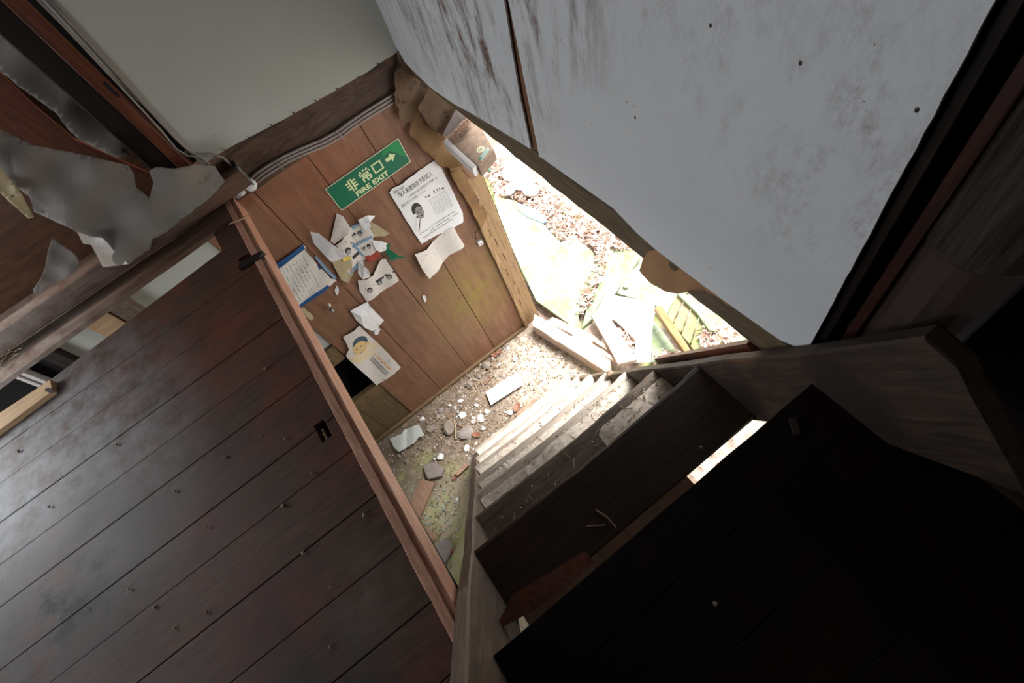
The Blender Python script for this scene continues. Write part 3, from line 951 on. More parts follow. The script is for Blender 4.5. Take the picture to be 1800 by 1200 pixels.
emit('socket', MB().tube([p.lerp(q, 0.75), q, q + (q - p) * 0.5], [0.010, 0.012, 0.009], 12), M['white_plastic'], lb, smooth=True)
emit('wire', MB().tube([q + V((0.004, -0.006, 0.004)), q + V((-0.012, -0.012, -0.006)), q + V((-0.02, -0.004, 0.004)), q + V((-0.03, 0.0, -0.004))], 0.0016, 6), M['cable'], lb, smooth=True)
emit('conduit', MB().tube([oy(u, v, 1.748) for u, v in ((70, -18), (130, 46), (195, 117), (255, 185), (302, 236), (322, 256), (336, 268), (350, 273), (374, 272), (392, 277), (411, 296))], 0.0045, 8), M['cable'], label='pale conduit pipe running down the corner and bending onto the beam', cat='pipe', smooth=True)
emit('conduit', MB().tube([oy(u, v, 1.742) for u, v in ((52, -18), (120, 54), (180, 118), (240, 182), (284, 230), (310, 262), (330, 274), (352, 275), (368, 288))], 0.0032, 8), M['cable'], label='thin wire conduit beside the red-brown corner post', cat='pipe', smooth=True)

# ------------------------------------------------------------------ fire exit sign
ex0, ex1, ez0, ez1 = -0.003, 0.339, -0.2935, -0.1755
sg = empty('exit_sign', ((ex0 + ex1) / 2, YW - 0.004, ez0), label='green fire exit sign with pale lettering and an arrow on the plank wall', cat='sign')
ys = YW - 0.004
emit('plate', MB().box(ex0, ex1, ys, ys + 0.003, ez0, ez1), M['sign_rim'], sg)
emit('face', MB().box(ex0 + 0.004, ex1 - 0.004, ys - 0.0012, ys, ez0 + 0.004, ez1 - 0.004), M['green'], sg)


def wall_text(mb, body, x, z, size, y, bold=0.0, sx=1.0, sp=1.0, fit=None, dx=V((1, 0, 0)), dz=V((0, 0, 1))):
    vs, fs = text_polys(body, size, bold, sp)
    if not vs:
        return mb
    x0 = min(p[0] for p in vs)
    w = max(p[0] for p in vs) - x0
    if fit:
        sx = fit / w
    o = V((x, y, z))
    return mb.add([o + dx * ((p[0] - x0) * sx) + dz * p[1] for p in vs], fs)


yl = ys - 0.0018
mb = MB()
wall_text(mb, '非', 0.068, -0.2475, 0.056, yl, 0.0013, fit=0.045)
wall_text(mb, '常', 0.132, -0.2450, 0.056, yl, 0.0013, fit=0.047)
# the mouth character is a plain heavy square
bx0, bx1, bz0, bz1, t = 0.190, 0.233, -0.2455, -0.2035, 0.006
for a, b, c, d in ((bx0, bx1, bz1 - t, bz1), (bx0, bx1, bz0, bz0 + t), (bx0, bx0 + t, bz0 + t, bz1 - t), (bx1 - t, bx1, bz0 + t, bz1 - t)):
    mb.add([(a, yl, c), (b, yl, c), (b, yl, d), (a, yl, d)], [(0, 1, 2, 3)])
wall_text(mb, 'FIRE EXIT', 0.083, -0.2815, 0.030, yl, 0.0012, fit=0.155, sp=1.05)
emit('lettering', mb, M['glow'], sg, kind='stuff')
ax, az = 0.252, -0.224
ar = [(ax, az - 0.008), (ax + 0.022, az - 0.008), (ax + 0.022, az - 0.021), (ax + 0.045, az), (ax + 0.022, az + 0.021), (ax + 0.022, az + 0.008), (ax, az + 0.008)]
emit('arrow', MB().add([(a, yl, b) for a, b in ar], [tuple(range(7))]), M['glow'], sg)
wp = [(0.246, -0.203), (0.262, -0.182), (0.30, -0.180), (0.334, -0.1805), (0.334, -0.225), (0.334, -0.262), (0.318, -0.246), (0.306, -0.222), (0.285, -0.198)]
emit('worn_patch', MB().add([(a, ys - 0.0014, b) for a, b in wp], [tuple(range(9))]), M['green_light'], sg)
for x, z in ((ex0 + 0.006, ez0 + 0.006), (ex1 - 0.010, ez0 + 0.010), (ex0 + 0.006, ez1 - 0.006)):
    emit('screw', MB().tube([V((x, ys - 0.0012, z)), V((x, ys - 0.003, z))], 0.0022, 8), M['metal'], sg)


# ------------------------------------------------------------------ papers on the plank wall
class Poster:
    """a sheet on the wall with corners taken as ul, ur, ll; print is laid on the same bent surface"""
    def __init__(s, ul, ur, ll, bend):
        s.o, s.u, s.w, s.bend = oy(*ul, YW - 0.004), oy(*ur, YW - 0.004) - oy(*ul, YW - 0.004), oy(*ll, YW - 0.004) - oy(*ul, YW - 0.004), bend

    def at(s, a, b, lift=0.0):
        p = s.o + s.u * a + s.w * b
        p.y = YW - 0.0035 - s.bend(a, b) - lift
        return p

    def inv(s, px):
        out = []
        for u, v in px:
            d = oy(u, v, YW - 0.004) - s.o
            det = s.u.x * s.w.z - s.u.z * s.w.x
            out.append(((d.x * s.w.z - d.z * s.w.x) / det, (s.u.x * d.z - s.u.z * d.x) / det))
        return out

    def sheet(s, pts, cell=0.12, lift=0.0, thick=0.0):
        return sheet(MB(), pts, lambda a, b: s.at(a, b, lift), cell, thick)

    def rect(s, mb, a0, b0, a1, b1, lift=0.0007):
        sheet(mb, [(a0, b0), (a1, b0), (a1, b1), (a0, b1)], lambda a, b: s.at(a, b, lift), 0.15)

    def oval(s, mb, a, b, ra, rb, lift=0.0008, n=14, rot=0.0, arc=(0, 2 * math.pi)):
        pts = []
        for k in range(n):
            t = arc[0] + (arc[1] - arc[0]) * k / (n if arc[1] - arc[0] > 6.2 else n - 1)
            x, y = ra * math.cos(t), rb * math.sin(t)
            pts.append((a + x * math.cos(rot) - y * math.sin(rot), b + x * math.sin(rot) + y * math.cos(rot)))
        sheet(mb, pts, lambda p, q: s.at(p, q, lift), 0.1)

    def text(s, mb, body, a, b, h, width, bold=0.0, lift=0.0008):
        vs, fs = text_polys(body, 1.0, bold)
        if not vs:
            return
        x0, x1 = min(p[0] for p in vs), max(p[0] for p in vs)
        mb.add([s.at(a + (p[0] - x0) / (x1 - x0) * width, b - p[1] * h, lift) for p in vs], fs)

    def scribble(s, mb, a0, a1, b, h, seed, dens=1.0, upright=False, lift=0.0008):
        """a line of writing too small to read: little broken strokes"""
        R = random.Random(seed)
        t = a0
        while t < a1:
            w = h * R.uniform(0.5, 0.95)
            if R.random() < 0.92:
                for k in range(3):
                    f = R.uniform(-0.5, 0.5) * h
                    st = h * 0.13
                    if R.random() < 0.6:
                        q = (t + w * R.uniform(0, 0.3), b + f - st, t + w * R.uniform(0.6, 1), b + f + st)
                    else:
                        x = t + w * R.uniform(0.1, 0.8)
                        q = (x, b - h * R.uniform(0.2, 0.5), x + st * 1.6, b + h * R.uniform(0.1, 0.5))
                    r = (q[0], q[1], q[2], q[3]) if not upright else (q[1], q[0], q[3], q[2])
                    mb.add([s.at(r[0], r[1], lift), s.at(r[2], r[1], lift), s.at(r[2], r[3], lift), s.at(r[0], r[3], lift)], [(0, 1, 2, 3)])
            t += w * 1.18 / dens


# wanted notice
W1 = Poster((683, 334), (766, 281), (737, 427), lambda a, b: 0.003 + 0.010 * max(0, b - 0.55) * (1 - a) + 0.005 * math.sin(a * 5 + b * 3) * 0.6 + 0.010 * max(0, a - 0.8))
outl = W1.inv([(684, 338), (688, 331), (706, 322), (712, 316), (764, 281), (772, 284), (776, 296), (790, 325), (812, 372), (813, 389), (790, 402), (765, 414), (748, 423), (740, 427), (728, 410)])
wn = emit('wanted_notice', W1.sheet(ragged(outl, 0.004, 0.06, 3), 0.1, 0, 0.0006), M['paper_white'], label='white wanted notice with a printed head portrait below the exit sign', cat='poster', smooth=False)
mb = MB()
W1.text(mb, '殺人未遂指名手配犯人', 0.10, 0.165, 0.085, 0.74, 0.012)
W1.text(mb, '警察庁指定', 0.05, 0.085, 0.05, 0.22)
W1.text(mb, 'この男は大阪府西成区内で警察官に', 0.22, 0.25, 0.048, 0.68)
W1.text(mb, '重傷を負わせて逃走しています。', 0.05, 0.315, 0.048, 0.55)
W1.scribble(mb, 0.52, 0.90, 0.40, 0.055, 4, 0.75)
W1.scribble(mb, 0.08, 0.92, 0.86, 0.026, 5)
W1.scribble(mb, 0.30, 0.95, 0.91, 0.026, 6)
W1.scribble(mb, 0.12, 0.80, 0.955, 0.026, 7)
emit('print', mb, M['ink'], wn, kind='stuff')
mb = MB()
for k in range(9):
    W1.scribble(mb, 0.55, 0.94, 0.475 + k * 0.034, 0.017, 20 + k)
emit('small_print', mb, M['ink_soft'], wn, kind='stuff')
mb = MB()
W1.oval(mb, 0.275, 0.495, 0.108, 0.130, 0.0007, 18)
emit('hair_print', mb, M['ink'], wn, kind='stuff')
mb = MB()
W1.oval(mb, 0.300, 0.545, 0.080, 0.110, 0.0012, 18)
emit('face_print', mb, M['skin_print'], wn, kind='stuff')
mb = MB()
for a in (0.268, 0.338):
    W1.oval(mb, a, 0.530, 0.018, 0.007, 0.0017, 8)
    W1.rect(mb, a - 0.024, 0.504, a + 0.024, 0.513, 0.0017)
W1.rect(mb, 0.297, 0.54, 0.308, 0.575, 0.0017)
W1.oval(mb, 0.302, 0.605, 0.028, 0.009, 0.0017, 8)
emit('features_print', mb, M['ink'], wn, kind='stuff')
emit('tear', pixsheet([(738, 381), (739, 385), (738.3, 396), (736.5, 411), (735.5, 406), (737, 394)], lambda s, t: YW - 0.026, 0, 0, 0.0004), M['ink'], wn)

# curled lower notice, print rubbed off
W2 = Poster((725, 440), (796, 398), (750, 484), lambda a, b: 0.004 + 0.018 * max(0, 1 - a * 2.2) + 0.006 * math.sin(a * 7 + 1))
outl = W2.inv([(724, 441), (748, 436), (762, 424), (780, 405), (796, 397), (800, 405), (815, 430), (812, 434), (790, 448), (770, 472), (756, 480), (750, 485), (738, 468)])
w2 = emit('notice', W2.sheet(ragged(outl, 0.006, 0.08, 5), 0.1, 0, 0.0006), M['paper'], label='curled cream notice with faded print below the wanted notice', cat='poster')
mb = MB()
for k in range(5):
    W2.scribble(mb, 0.35, 0.92, 0.25 + k * 0.13, 0.022, 40 + k, 0.6)
emit('print', mb, M['ink_soft'], w2, kind='stuff')

# blue bordered notice, upright lines of teal writing
W3 = Poster((482, 467), (533, 431), (527, 541), lambda a, b: 0.003 + 0.012 * max(0, 0.5 - a) * math.sin(b * 6) ** 2 + 0.003 * math.sin(b * 11 + a * 4))
outl = W3.inv([(482, 468), (534, 430), (538, 434), (536, 440), (548, 452), (560, 468), (574, 480), (580, 488), (592, 492), (527, 541), (508, 515), (494, 492)])
w3 = emit('notice', W3.sheet(ragged(outl, 0.008, 0.06, 7), 0.1, 0, 0.0006), M['paper'], label='torn notice with blue border bars and upright lines of teal writing', cat='poster')
for q in ([(-0.02, -0.02), (1.0, -0.02), (1.0, 0.075), (-0.02, 0.075)], [(0.0, 0.925), (1.12, 0.925), (1.12, 1.0), (0.0, 1.0)], W3.inv([(495, 502), (508, 513), (498, 514)]), W3.inv([(556, 462), (566, 472), (561, 474)])):
    emit('blue_bar', sheet(MB(), q, lambda a, b: W3.at(a, b, 0.0012), 0.15), M['blue'], w3)
mb = MB()
for k in range(7):
    W3.scribble(mb, 0.14, 0.86 - 0.05 * (k % 3), 0.14 + k * 0.118, 0.042, 60 + k, 0.9, True)
emit('writing', mb, M['teal'], w3, kind='stuff')
wl = oy(556, 442, YW - 0.004)
emit('teal_strip', pixsheet([(553, 452), (556, 450), (578, 474), (592, 488), (588, 491), (572, 476)], lambda s, t: YW - 0.008, 0, 0, 0.0006), M['blue_pale'], w3)

# torn layered flyer with mug shots, corners peeled into curls
W4 = Poster((590, 437), (635, 400), (632, 486), lambda a, b: 0.004 + 0.005 * math.sin(a * 6 + b * 4))
def wq(px): return W4.inv(px)
outl = wq([(588, 432), (600, 420), (617, 398), (630, 392), (650, 400), (656, 412), (652, 425), (668, 432), (660, 440), (642, 455), (630, 462), (618, 478), (612, 480), (604, 460)])
w4 = emit('torn_flyer', W4.sheet(ragged(outl, 0.02, 0.15, 9), 0.2, 0, 0.0006), M['paper'], label='torn flyer with small mug shots, blue bars and peeled curling corners', cat='poster')
mb = MB()
for seg in ([(628, 400), (631, 399), (656, 424), (653, 426)], [(618, 432), (652, 412), (654, 415), (620, 436)], [(616, 425), (619, 423), (640, 449), (637, 451)], [(613, 476), (638, 455), (639, 460), (616, 480)], [(617, 399), (630, 392), (631, 397), (619, 404)]):
    sheet(mb, wq(seg), lambda a, b: W4.at(a, b, 0.001), 0)
W4.scribble(mb, 0.05, 0.30, 0.30, 0.03, 90)
emit('blue_bars', mb, M['blue_pale'], w4, kind='stuff')
mb, mf = MB(), MB()
for (u, v, r) in ((611, 440, 5.5), (622, 414, 4), (632, 411, 4), (638, 436, 3.5), (647, 432, 3.5)):
    sheet(mb, wq([(u + r * math.cos(t) * 1.05, v - 1.5 + r * math.sin(t) * 1.05) for t in [k * 0.6283 for k in range(10)]]), lambda a, b: W4.at(a, b, 0.001), 0)
    sheet(mf, wq([(u + 1 + r * 0.78 * math.cos(t), v + 1 + r * 0.85 * math.sin(t)) for t in [k * 0.6283 for k in range(10)]]), lambda a, b: W4.at(a, b, 0.0015), 0)
for seg in ([(590, 431), (606, 421), (608, 425), (592, 435)], [(598, 437), (616, 424), (617, 427), (600, 440)], [(618, 450), (631, 441), (633, 445), (621, 455)]):
    sheet(mb, wq(seg), lambda a, b: W4.at(a, b, 0.001), 0)
emit('hair_print', mb, M['ink'], w4, kind='stuff')
emit('face_print', mf, M['skin_print'], w4, kind='stuff')


def facets(verts, faces, th=0.0009):
    """crumpled paper: corners as (pixel u, pixel v, lift off the wall)"""
    ps = [oy(u, v, YW - d) for u, v, d in verts]
    bm = bmesh.new()
    bv = [bm.verts.new(p) for p in ps]
    for f in faces:
        bm.faces.new([bv[i] for i in f])
    bmesh.ops.recalc_face_normals(bm, faces=bm.faces)
    bmesh.ops.subdivide_edges(bm, edges=bm.edges[:], cuts=1, use_grid_fill=True)
    R = random.Random(len(verts))
    for v in bm.verts:
        v.co.y += R.uniform(-0.0015, 0.0015)
    bm.normal_update()
    bmesh.ops.solidify(bm, geom=bm.faces[:], thickness=th)
    bm.verts.index_update()
    mb = MB().add([v.co.copy() for v in bm.verts], [tuple(v.index for v in f.verts) for f in bm.faces])
    bm.free()
    return mb


emit('curl', facets([(545, 407, 0.03), (560, 410, 0.045), (585, 430, 0.05), (611, 449, 0.045), (600, 455, 0.025), (582, 460, 0.02), (574, 452, 0.02), (552, 428, 0.015)], [(0, 1, 7), (1, 2, 6, 7), (2, 3, 4, 6), (4, 5, 6)]), M['paper_white'], w4)
emit('curl', facets([(592, 375, 0.006), (603, 380, 0.012), (617, 402, 0.014), (612, 412, 0.018), (588, 428, 0.016), (581, 424, 0.008)], [(0, 1, 5), (1, 2, 3, 5), (3, 4, 5)]), M['paper'], w4)
emit('curl', facets([(629, 386, 0.02), (646, 378, 0.024), (660, 379, 0.014), (650, 390, 0.03), (652, 398, 0.03), (645, 406, 0.026), (634, 396, 0.02)], [(0, 1, 3, 6), (1, 2, 3), (3, 4, 5, 6)]), M['paper_white'], w4)
emit('curl', facets([(652, 390, 0.010), (664, 396, 0.012), (685, 410, 0.016), (676, 415, 0.012), (656, 416, 0.008), (650, 404, 0.008)], [(0, 1, 4, 5), (1, 2, 3, 4)]), M['paper_back'], w4)
emit('curl', facets([(653, 422, 0.012), (672, 424, 0.018), (681, 428, 0.016), (678, 440, 0.022), (668, 443, 0.02), (660, 438, 0.02)], [(0, 1, 5), (1, 2, 3), (1, 3, 4, 5)]), M['paper_white'], w4)
emit('curl', facets([(598, 452, 0.012), (612, 450, 0.016), (618, 458, 0.014), (620, 482, 0.010), (612, 497, 0.008), (600, 492, 0.010), (588, 470, 0.010), (584, 460, 0.010)], [(0, 1, 2), (0, 2, 6, 7), (2, 3, 4, 5), (2, 5, 6)]), M['paper_back'], w4)
emit('yellow_scrap', facets([(600, 452, 0.018), (615, 449, 0.018), (618, 456, 0.018), (604, 460, 0.018)], [(0, 1, 2, 3)]), M['yellow'], w4)
emit('curl', facets([(630, 458, 0.012), (637, 455, 0.016), (640, 468, 0.03), (648, 474, 0.034), (651, 486, 0.022), (638, 491, 0.018), (629, 480, 0.012)], [(0, 1, 2), (0, 2, 5, 6), (2, 3, 4, 5)]), M['paper_white'], w4)
emit('red_scrap', facets([(641, 452, 0.008), (655, 445, 0.012), (667, 441, 0.014), (668, 450, 0.014), (660, 456, 0.010), (650, 461, 0.008)], [(0, 1, 5), (1, 2, 3, 4), (1, 4, 5)]), M['red_paint'], w4)
emit('green_scrap', facets([(676, 440, 0.016), (679, 430, 0.018), (686, 428, 0.018), (684, 438, 0.02), (700, 448, 0.024), (717, 453, 0.028), (700, 452, 0.022), (688, 459, 0.018), (680, 446, 0.016)], [(0, 1, 2, 3), (0, 3, 8), (3, 4, 7, 8), (4, 5, 6, 7)]), M['green'], w4)

W5 = Poster((634, 486), (674, 452), (642, 528), lambda a, b: 0.004 + 0.010 * max(0, 0.5 - b) + 0.004 * math.sin(a * 6))
outl = W5.inv([(628, 492), (640, 490), (655, 482), (668, 456), (676, 452), (686, 468), (694, 480), (700, 492), (680, 506), (660, 520), (645, 529), (632, 512)])
w5 = emit('torn_flyer', W5.sheet(ragged(outl, 0.012, 0.1, 11), 0.15, 0, 0.0006), M['paper'], label='lower torn piece of flyer with a row of mug shots under the curls', cat='poster')
mb, mf = MB(), MB()
for (u, v, r) in ((649, 508, 5), (667, 496, 5), (683, 485, 5)):
    sheet(mb, W5.inv([(u + r * math.cos(t), v + r * math.sin(t)) for t in [k * 0.6283 for k in range(10)]]), lambda a, b: W5.at(a, b, 0.001), 0)
    sheet(mf, W5.inv([(u + 0.5 + r * 0.7 * math.cos(t), v + 1.2 + r * 0.75 * math.sin(t)) for t in [k * 0.6283 for k in range(10)]]), lambda a, b: W5.at(a, b, 0.0015), 0)
    sheet(mb, W5.inv([(u - 8, v - 3), (u + 7, v - 11), (u + 8, v - 8), (u - 7, v)]), lambda a, b: W5.at(a, b, 0.001), 0)
emit('hair_print', mb, M['ink'], w5, kind='stuff')
emit('face_print', mf, M['skin_print'], w5, kind='stuff')

# blank torn sheet under the flyer
bl = emit('torn_sheet', facets([(616, 546, 0.014), (646, 530, 0.004), (652, 540, 0.012), (664, 552, 0.006), (675, 563, 0.004), (662, 577, 0.006), (654, 582, 0.008), (640, 575, 0.018), (634, 555, 0.024), (626, 562, 0.010)], [(0, 1, 8), (1, 2, 3, 8), (3, 4, 5, 8), (5, 6, 7, 8), (7, 9, 8), (0, 8, 9)]), M['paper_white'], label='blank white torn sheet creased on the wall above the baby poster', cat='paper')

# baby poster
W6 = Poster((601, 590), (634, 571), (663, 677), lambda a, b: 0.004 + 0.008 * max(0, 0.35 - a) + 0.005 * math.sin(b * 5 + a * 3))
outl = W6.inv([(602, 591), (632, 571), (640, 580), (652, 592), (658, 597), (680, 618), (704, 645), (684, 661), (662, 677), (640, 655), (610, 628), (607, 622), (612, 612), (609, 604)])
w6 = emit('baby_poster', W6.sheet(ragged(outl, 0.01, 0.15, 13), 0.12, 0, 0.0006), M['paper'], label='pale poster with a printed baby face beside the black hatch', cat='poster')
def w6print(name, px, mat, lift):
    emit(name, sheet(MB(), W6.inv(px), lambda a, b: W6.at(a, b, lift), 0.1), M[mat], w6)


def ell(u, v, a, b, n=16, rot=-0.55):
    return [(u + a * math.cos(t) * math.cos(rot) - b * math.sin(t) * math.sin(rot), v + a * math.cos(t) * math.sin(rot) + b * math.sin(t) * math.cos(rot)) for t in [k * 2 * math.pi / n for k in range(n)]]


w6print('body_print', [(640, 612), (650, 604), (660, 602), (668, 607), (660, 613), (656, 622), (644, 630), (630, 635), (617, 634), (613, 629), (622, 622)], 'baby_body', 0.0009)
w6print('hair_print', ell(632.5, 601.5, 14.5, 11.5), 'baby_hair', 0.0013)
w6print('face_print', ell(632, 609, 14, 10.5), 'baby_skin', 0.0018)
w6print('ear_print', ell(646.5, 602, 3, 2.6), 'baby_skin', 0.0016)
mb = MB()
for (u, v) in ((625.5, 611.5), (634.5, 606.5)):
    sheet(mb, W6.inv(ell(u, v, 2.4, 1.3, 8)), lambda a, b: W6.at(a, b, 0.0023), 0)
sheet(mb, W6.inv([(630.5, 618.5), (636, 614.5), (635.5, 616.5), (632.5, 618.8)]), lambda a, b: W6.at(a, b, 0.0023), 0)
sheet(mb, W6.inv([(630, 613), (632.5, 611.8), (632, 613.2)]), lambda a, b: W6.at(a, b, 0.0023), 0)
emit('features_print', mb, M['ink_soft'], w6, kind='stuff')
mb = MB()
R = random.Random(3)
for k in range(16):
    u, v = 656 + k * 1.75, 622 + k * 1.6
    for j in range(2):
        du, dv = R.uniform(-1.2, 2.5), R.uniform(-2.5, 1.2)
        sheet(mb, W6.inv([(u + du, v + dv), (u + du + 2.2, v + dv + 0.6), (u + du + 1.6, v + dv + 2), (u + du - 0.6, v + dv + 1.4)]), lambda a, b: W6.at(a, b, 0.001), 0)
emit('orange_writing', mb, M['orange'], w6, kind='stuff')
mb = MB()
for off in (0, 3.2):
    sheet(mb, W6.inv([(653 - off, 627 + off), (654.5 - off, 626 + off), (682 - off, 654 + off), (680.5 - off, 655 + off)]), lambda a, b: W6.at(a, b, 0.001), 0)
emit('small_print', mb, M['ink_soft'], w6, kind='stuff')

# small marks and fittings of the plank wall
emit('paper_scrap', facets([(588, 510, 0.006), (592, 501, 0.006), (596, 508, 0.012), (595, 517, 0.006), (591, 518, 0.006)], [(0, 1, 2), (0, 2, 3, 4)]), M['paper_white'], label='tiny white paper scrap pinned between the teal notice and the flyer', cat='scrap')
emit('paper_scrap', facets([(742, 520, 0.005), (747, 518, 0.008), (750, 528, 0.005), (746, 531, 0.005)], [(0, 1, 2, 3)]), M['paper_white'], label='tiny white scrap stuck on bare planks under the curled cream notice', cat='scrap')
emit('paper_scrap', facets([(526, 543, 0.004), (534, 539, 0.004), (540, 546, 0.004), (548, 551, 0.004), (552, 559, 0.004), (545, 563, 0.004), (538, 556, 0.004)], [(0, 1, 2, 6), (2, 3, 4, 5), (2, 5, 6)]), M['paper_back'], label='beige paste residue just under the blue bordered notice', cat='scrap')
emit('paper_scrap', facets([(657, 582, 0.004), (664, 574, 0.004), (669, 579, 0.004), (664, 589, 0.004), (659, 588, 0.004)], [(0, 1, 2, 3, 4)]), M['paper_white'], label='curled white residue touching the corner of the blank torn sheet', cat='scrap')
hk = empty('wall_hook', oy(578, 542, YW), label='metal knob hook with a white tip on the planks under the notices', cat='hook')
emit('stem', MB().tube([oy(578, 540, YW), oy(579, 541, YW - 0.02)], 0.003, 8), M['metal'], hk, smooth=True)
emit('knob', MB().ball(oy(583, 546, YW - 0.026), 0.0115, 14, 9), M['metal'], hk, smooth=True)
emit('cap', MB().ball(oy(579, 536, YW - 0.024), 0.007, 12, 8, squash=V((1, 1, 1.3))), M['white_plastic'], hk, smooth=True)
p = oy(845, 427, 1.752)
sw = empty('pull_switch', p, label='small white switch box with a looped wire beside the door post', cat='switch')
emit('case', MB().box(p.x - 0.014, p.x + 0.012, 1.748, YW + 0.002, p.z - 0.014, p.z + 0.013), M['white_plastic'], sw, bevel=0.002)
emit('mark', MB().box(p.x - 0.006, p.x + 0.005, 1.7472, 1.748, p.z - 0.002, p.z + 0.001), M['ink'], sw)
emit('wire', MB().tube([oy(837, 420, 1.752), oy(835, 410, 1.748), oy(840, 403, 1.75), oy(848, 400, 1.757)], 0.0022, 7), M['dark_post'], sw, smooth=True)

# ------------------------------------------------------------------ torn cardboard by the top of the doorway
emit('cardboard_flap', pixsheet([(698, 92), (712, 106), (735, 128), (758, 151), (744, 172), (735, 186), (728, 205), (722, 213), (712, 216), (702, 208), (701, 190), (694, 182), (694, 150)], folds(1.735, 0.006, 0.06, 0.04), 10, 2.4, 0.002, 21), M['card_dark'], label='dark torn cardboard flap hanging in the corner under the wall board', cat='cardboard')
emit('cardboard_flap', pixsheet([(757, 149), (780, 165), (807, 182), (793, 206), (777, 237), (757, 224), (734, 190)], folds(1.700, 0.004, 0.05, 0.05), 10, 0.8, 0.002, 22), M['card_dark'], label='flat brown cardboard flap with dark stains beneath the wall board', cat='cardboard')
emit('cardboard_flap', pixsheet([(732, 190), (745, 208), (757, 222), (778, 236), (795, 262), (815, 283), (813, 292), (775, 294), (765, 283), (738, 256), (722, 240), (718, 232), (722, 214)], folds(1.730, 0.012, 0.07, 0.03, 1.2), 8, 2.0, 0.002, 23), M['card'], label='golden brown cardboard strip curling down towards the door post', cat='cardboard', smooth=True)
emit('cardboard_flap', pixsheet([(807, 181), (820, 187), (827, 197), (822, 206), (806, 218), (795, 232), (783, 240), (778, 236)], folds(1.665, 0.004, 0.1, 0.05), 8, 1.0, 0.002, 24), M['mortar'], label='greyish frayed cardboard end with roots hanging under it', cat='cardboard')
emit('cardboard_flap', pixsheet([(790, 294), (809, 290), (818, 309), (832, 334), (842, 360), (857, 374), (852, 388), (846, 402), (838, 386), (822, 356), (806, 332), (797, 316)], folds(1.738, 0.004, 0.08, 0.05), 8, 1.5, 0.002, 25), M['card'], label='jagged brown cardboard strip peeling along the door post', cat='cardboard')
emit('wood_chip', MB().prism([oy(u, v, 1.742) for u, v in ((807, 289), (816, 283), (839, 309), (831, 317))], (0, 0.006, 0)), M['plank'], label='reddish wood chip at the head of the door post', cat='chip')
mb = MB()
R = random.Random(8)
for i in range(170):
    t = R.random()
    p = oy(797 + 30 * t + R.uniform(-3, 3), 238 - 32 * t + R.uniform(-3, 9), 1.645 + R.uniform(-0.02, 0.03))
    d = V((R.uniform(-1, 1), R.uniform(-1, 1), R.uniform(-1.2, 0.6))) * 0.014
    mb.tube([p - d, p + V((R.uniform(-.004, .004), R.uniform(-.004, .004), R.uniform(-.004, .004))), p + d], 0.0007, 4)
emit('root_tuft', mb, M['leaf_dark'], label='tuft of dark roots and straw on the dusty box top', cat='nest', kind='stuff')
bx = empty('flat_box', (0.56, 1.64, -0.30), label='dusty flat box with a ring sticker lying across the top of the doorway', cat='box')
zb = -0.25
tpz = [oz(u, v, zb) for u, v in ((786, 245), (812, 196), (832, 200), (868, 262), (841, 293))]
mb = MB().prism([p + V((0, 0, -0.05)) for p in tpz], (0, 0, 0.05))
emit('body', mb, M['mirror_frame'], bx, bevel=0.003)
e0, e1 = oz(786, 245, zb), oz(838, 293, zb)
emit('white_edge', MB().board(e0 + V((-0.010, 0.0, -0.014)), e1 + V((-0.010, 0, -0.014)), V((0.011, 0.004, 0)), V((0, 0, 0.018)), 4), M['white_plastic'], bx)
mb = MB()
c = oz(845, 263, zb) + V((0, 0, 0.0008))
for ra, rb in ((0.016, 0.0125), (0.008, 0.006)):
    n = 20
    vs = [c + V((r * math.cos(2 * math.pi * k / n), r * math.sin(2 * math.pi * k / n), 0)) for r in (ra, rb) for k in range(n)]
    mb.add(vs, [(k, (k + 1) % n, n + (k + 1) % n, n + k) for k in range(n)])
emit('ring_sticker', mb, M['glow'], bx)
q = [oz(u, v, zb + 0.0008) for u, v in ((842, 277), (857, 258), (861, 263), (846, 284))]
emit('label', MB().add(q, [(0, 1, 2, 3)]), M['shard'], bx)
mb = MB()
for k in range(4):
    a, b = q[0].lerp(q[3], 0.2 + 0.2 * k), q[1].lerp(q[2], 0.2 + 0.2 * k)
    a, b = a.lerp(b, 0.1) + V((0, 0, 0.0005)), a.lerp(b, 0.85) + V((0, 0, 0.0005))
    w = (q[3] - q[0]) * 0.04
    mb.add([a, b, b + w, a + w], [(0, 1, 2, 3)])
emit('label_print', mb, M['teal'], bx, kind='stuff')
q = [oz(u, v, zb + 0.001) for u, v in ((842, 276), (845, 275), (846, 280), (843, 281))]
emit('label_mark', MB().add(q, [(0, 1, 2, 3)]), M['green'], bx)

# kraft paper torn off the wall board, hanging over the sill beam
kp = [(1139, 441), (1156, 439), (1176, 452), (1200, 472), (1232, 492), (1262, 514), (1288, 534), (1282, 538), (1262, 522), (1240, 510), (1212, 511), (1190, 516), (1168, 511), (1146, 499), (1133, 486), (1124, 475), (1130, 456)]
emit('kraft_paper', pixsheet(kp, lambda s, t: 0.4886 - 0.014 * min(1, max(0, (t - 452 - (s - 1150) * 0.72) / 42)) - 0.002 * math.sin(s * 0.11), 9, 0.8, 0.0008, 31, ax=0), M['kraft'], label='torn brown kraft paper tongue hanging below the wall board over the beam', cat='paper', smooth=True)

# ------------------------------------------------------------------ rubble on the lower floor
def depth_at(u, v, z):
    return (z - CAM.z) / ray(u, v).z


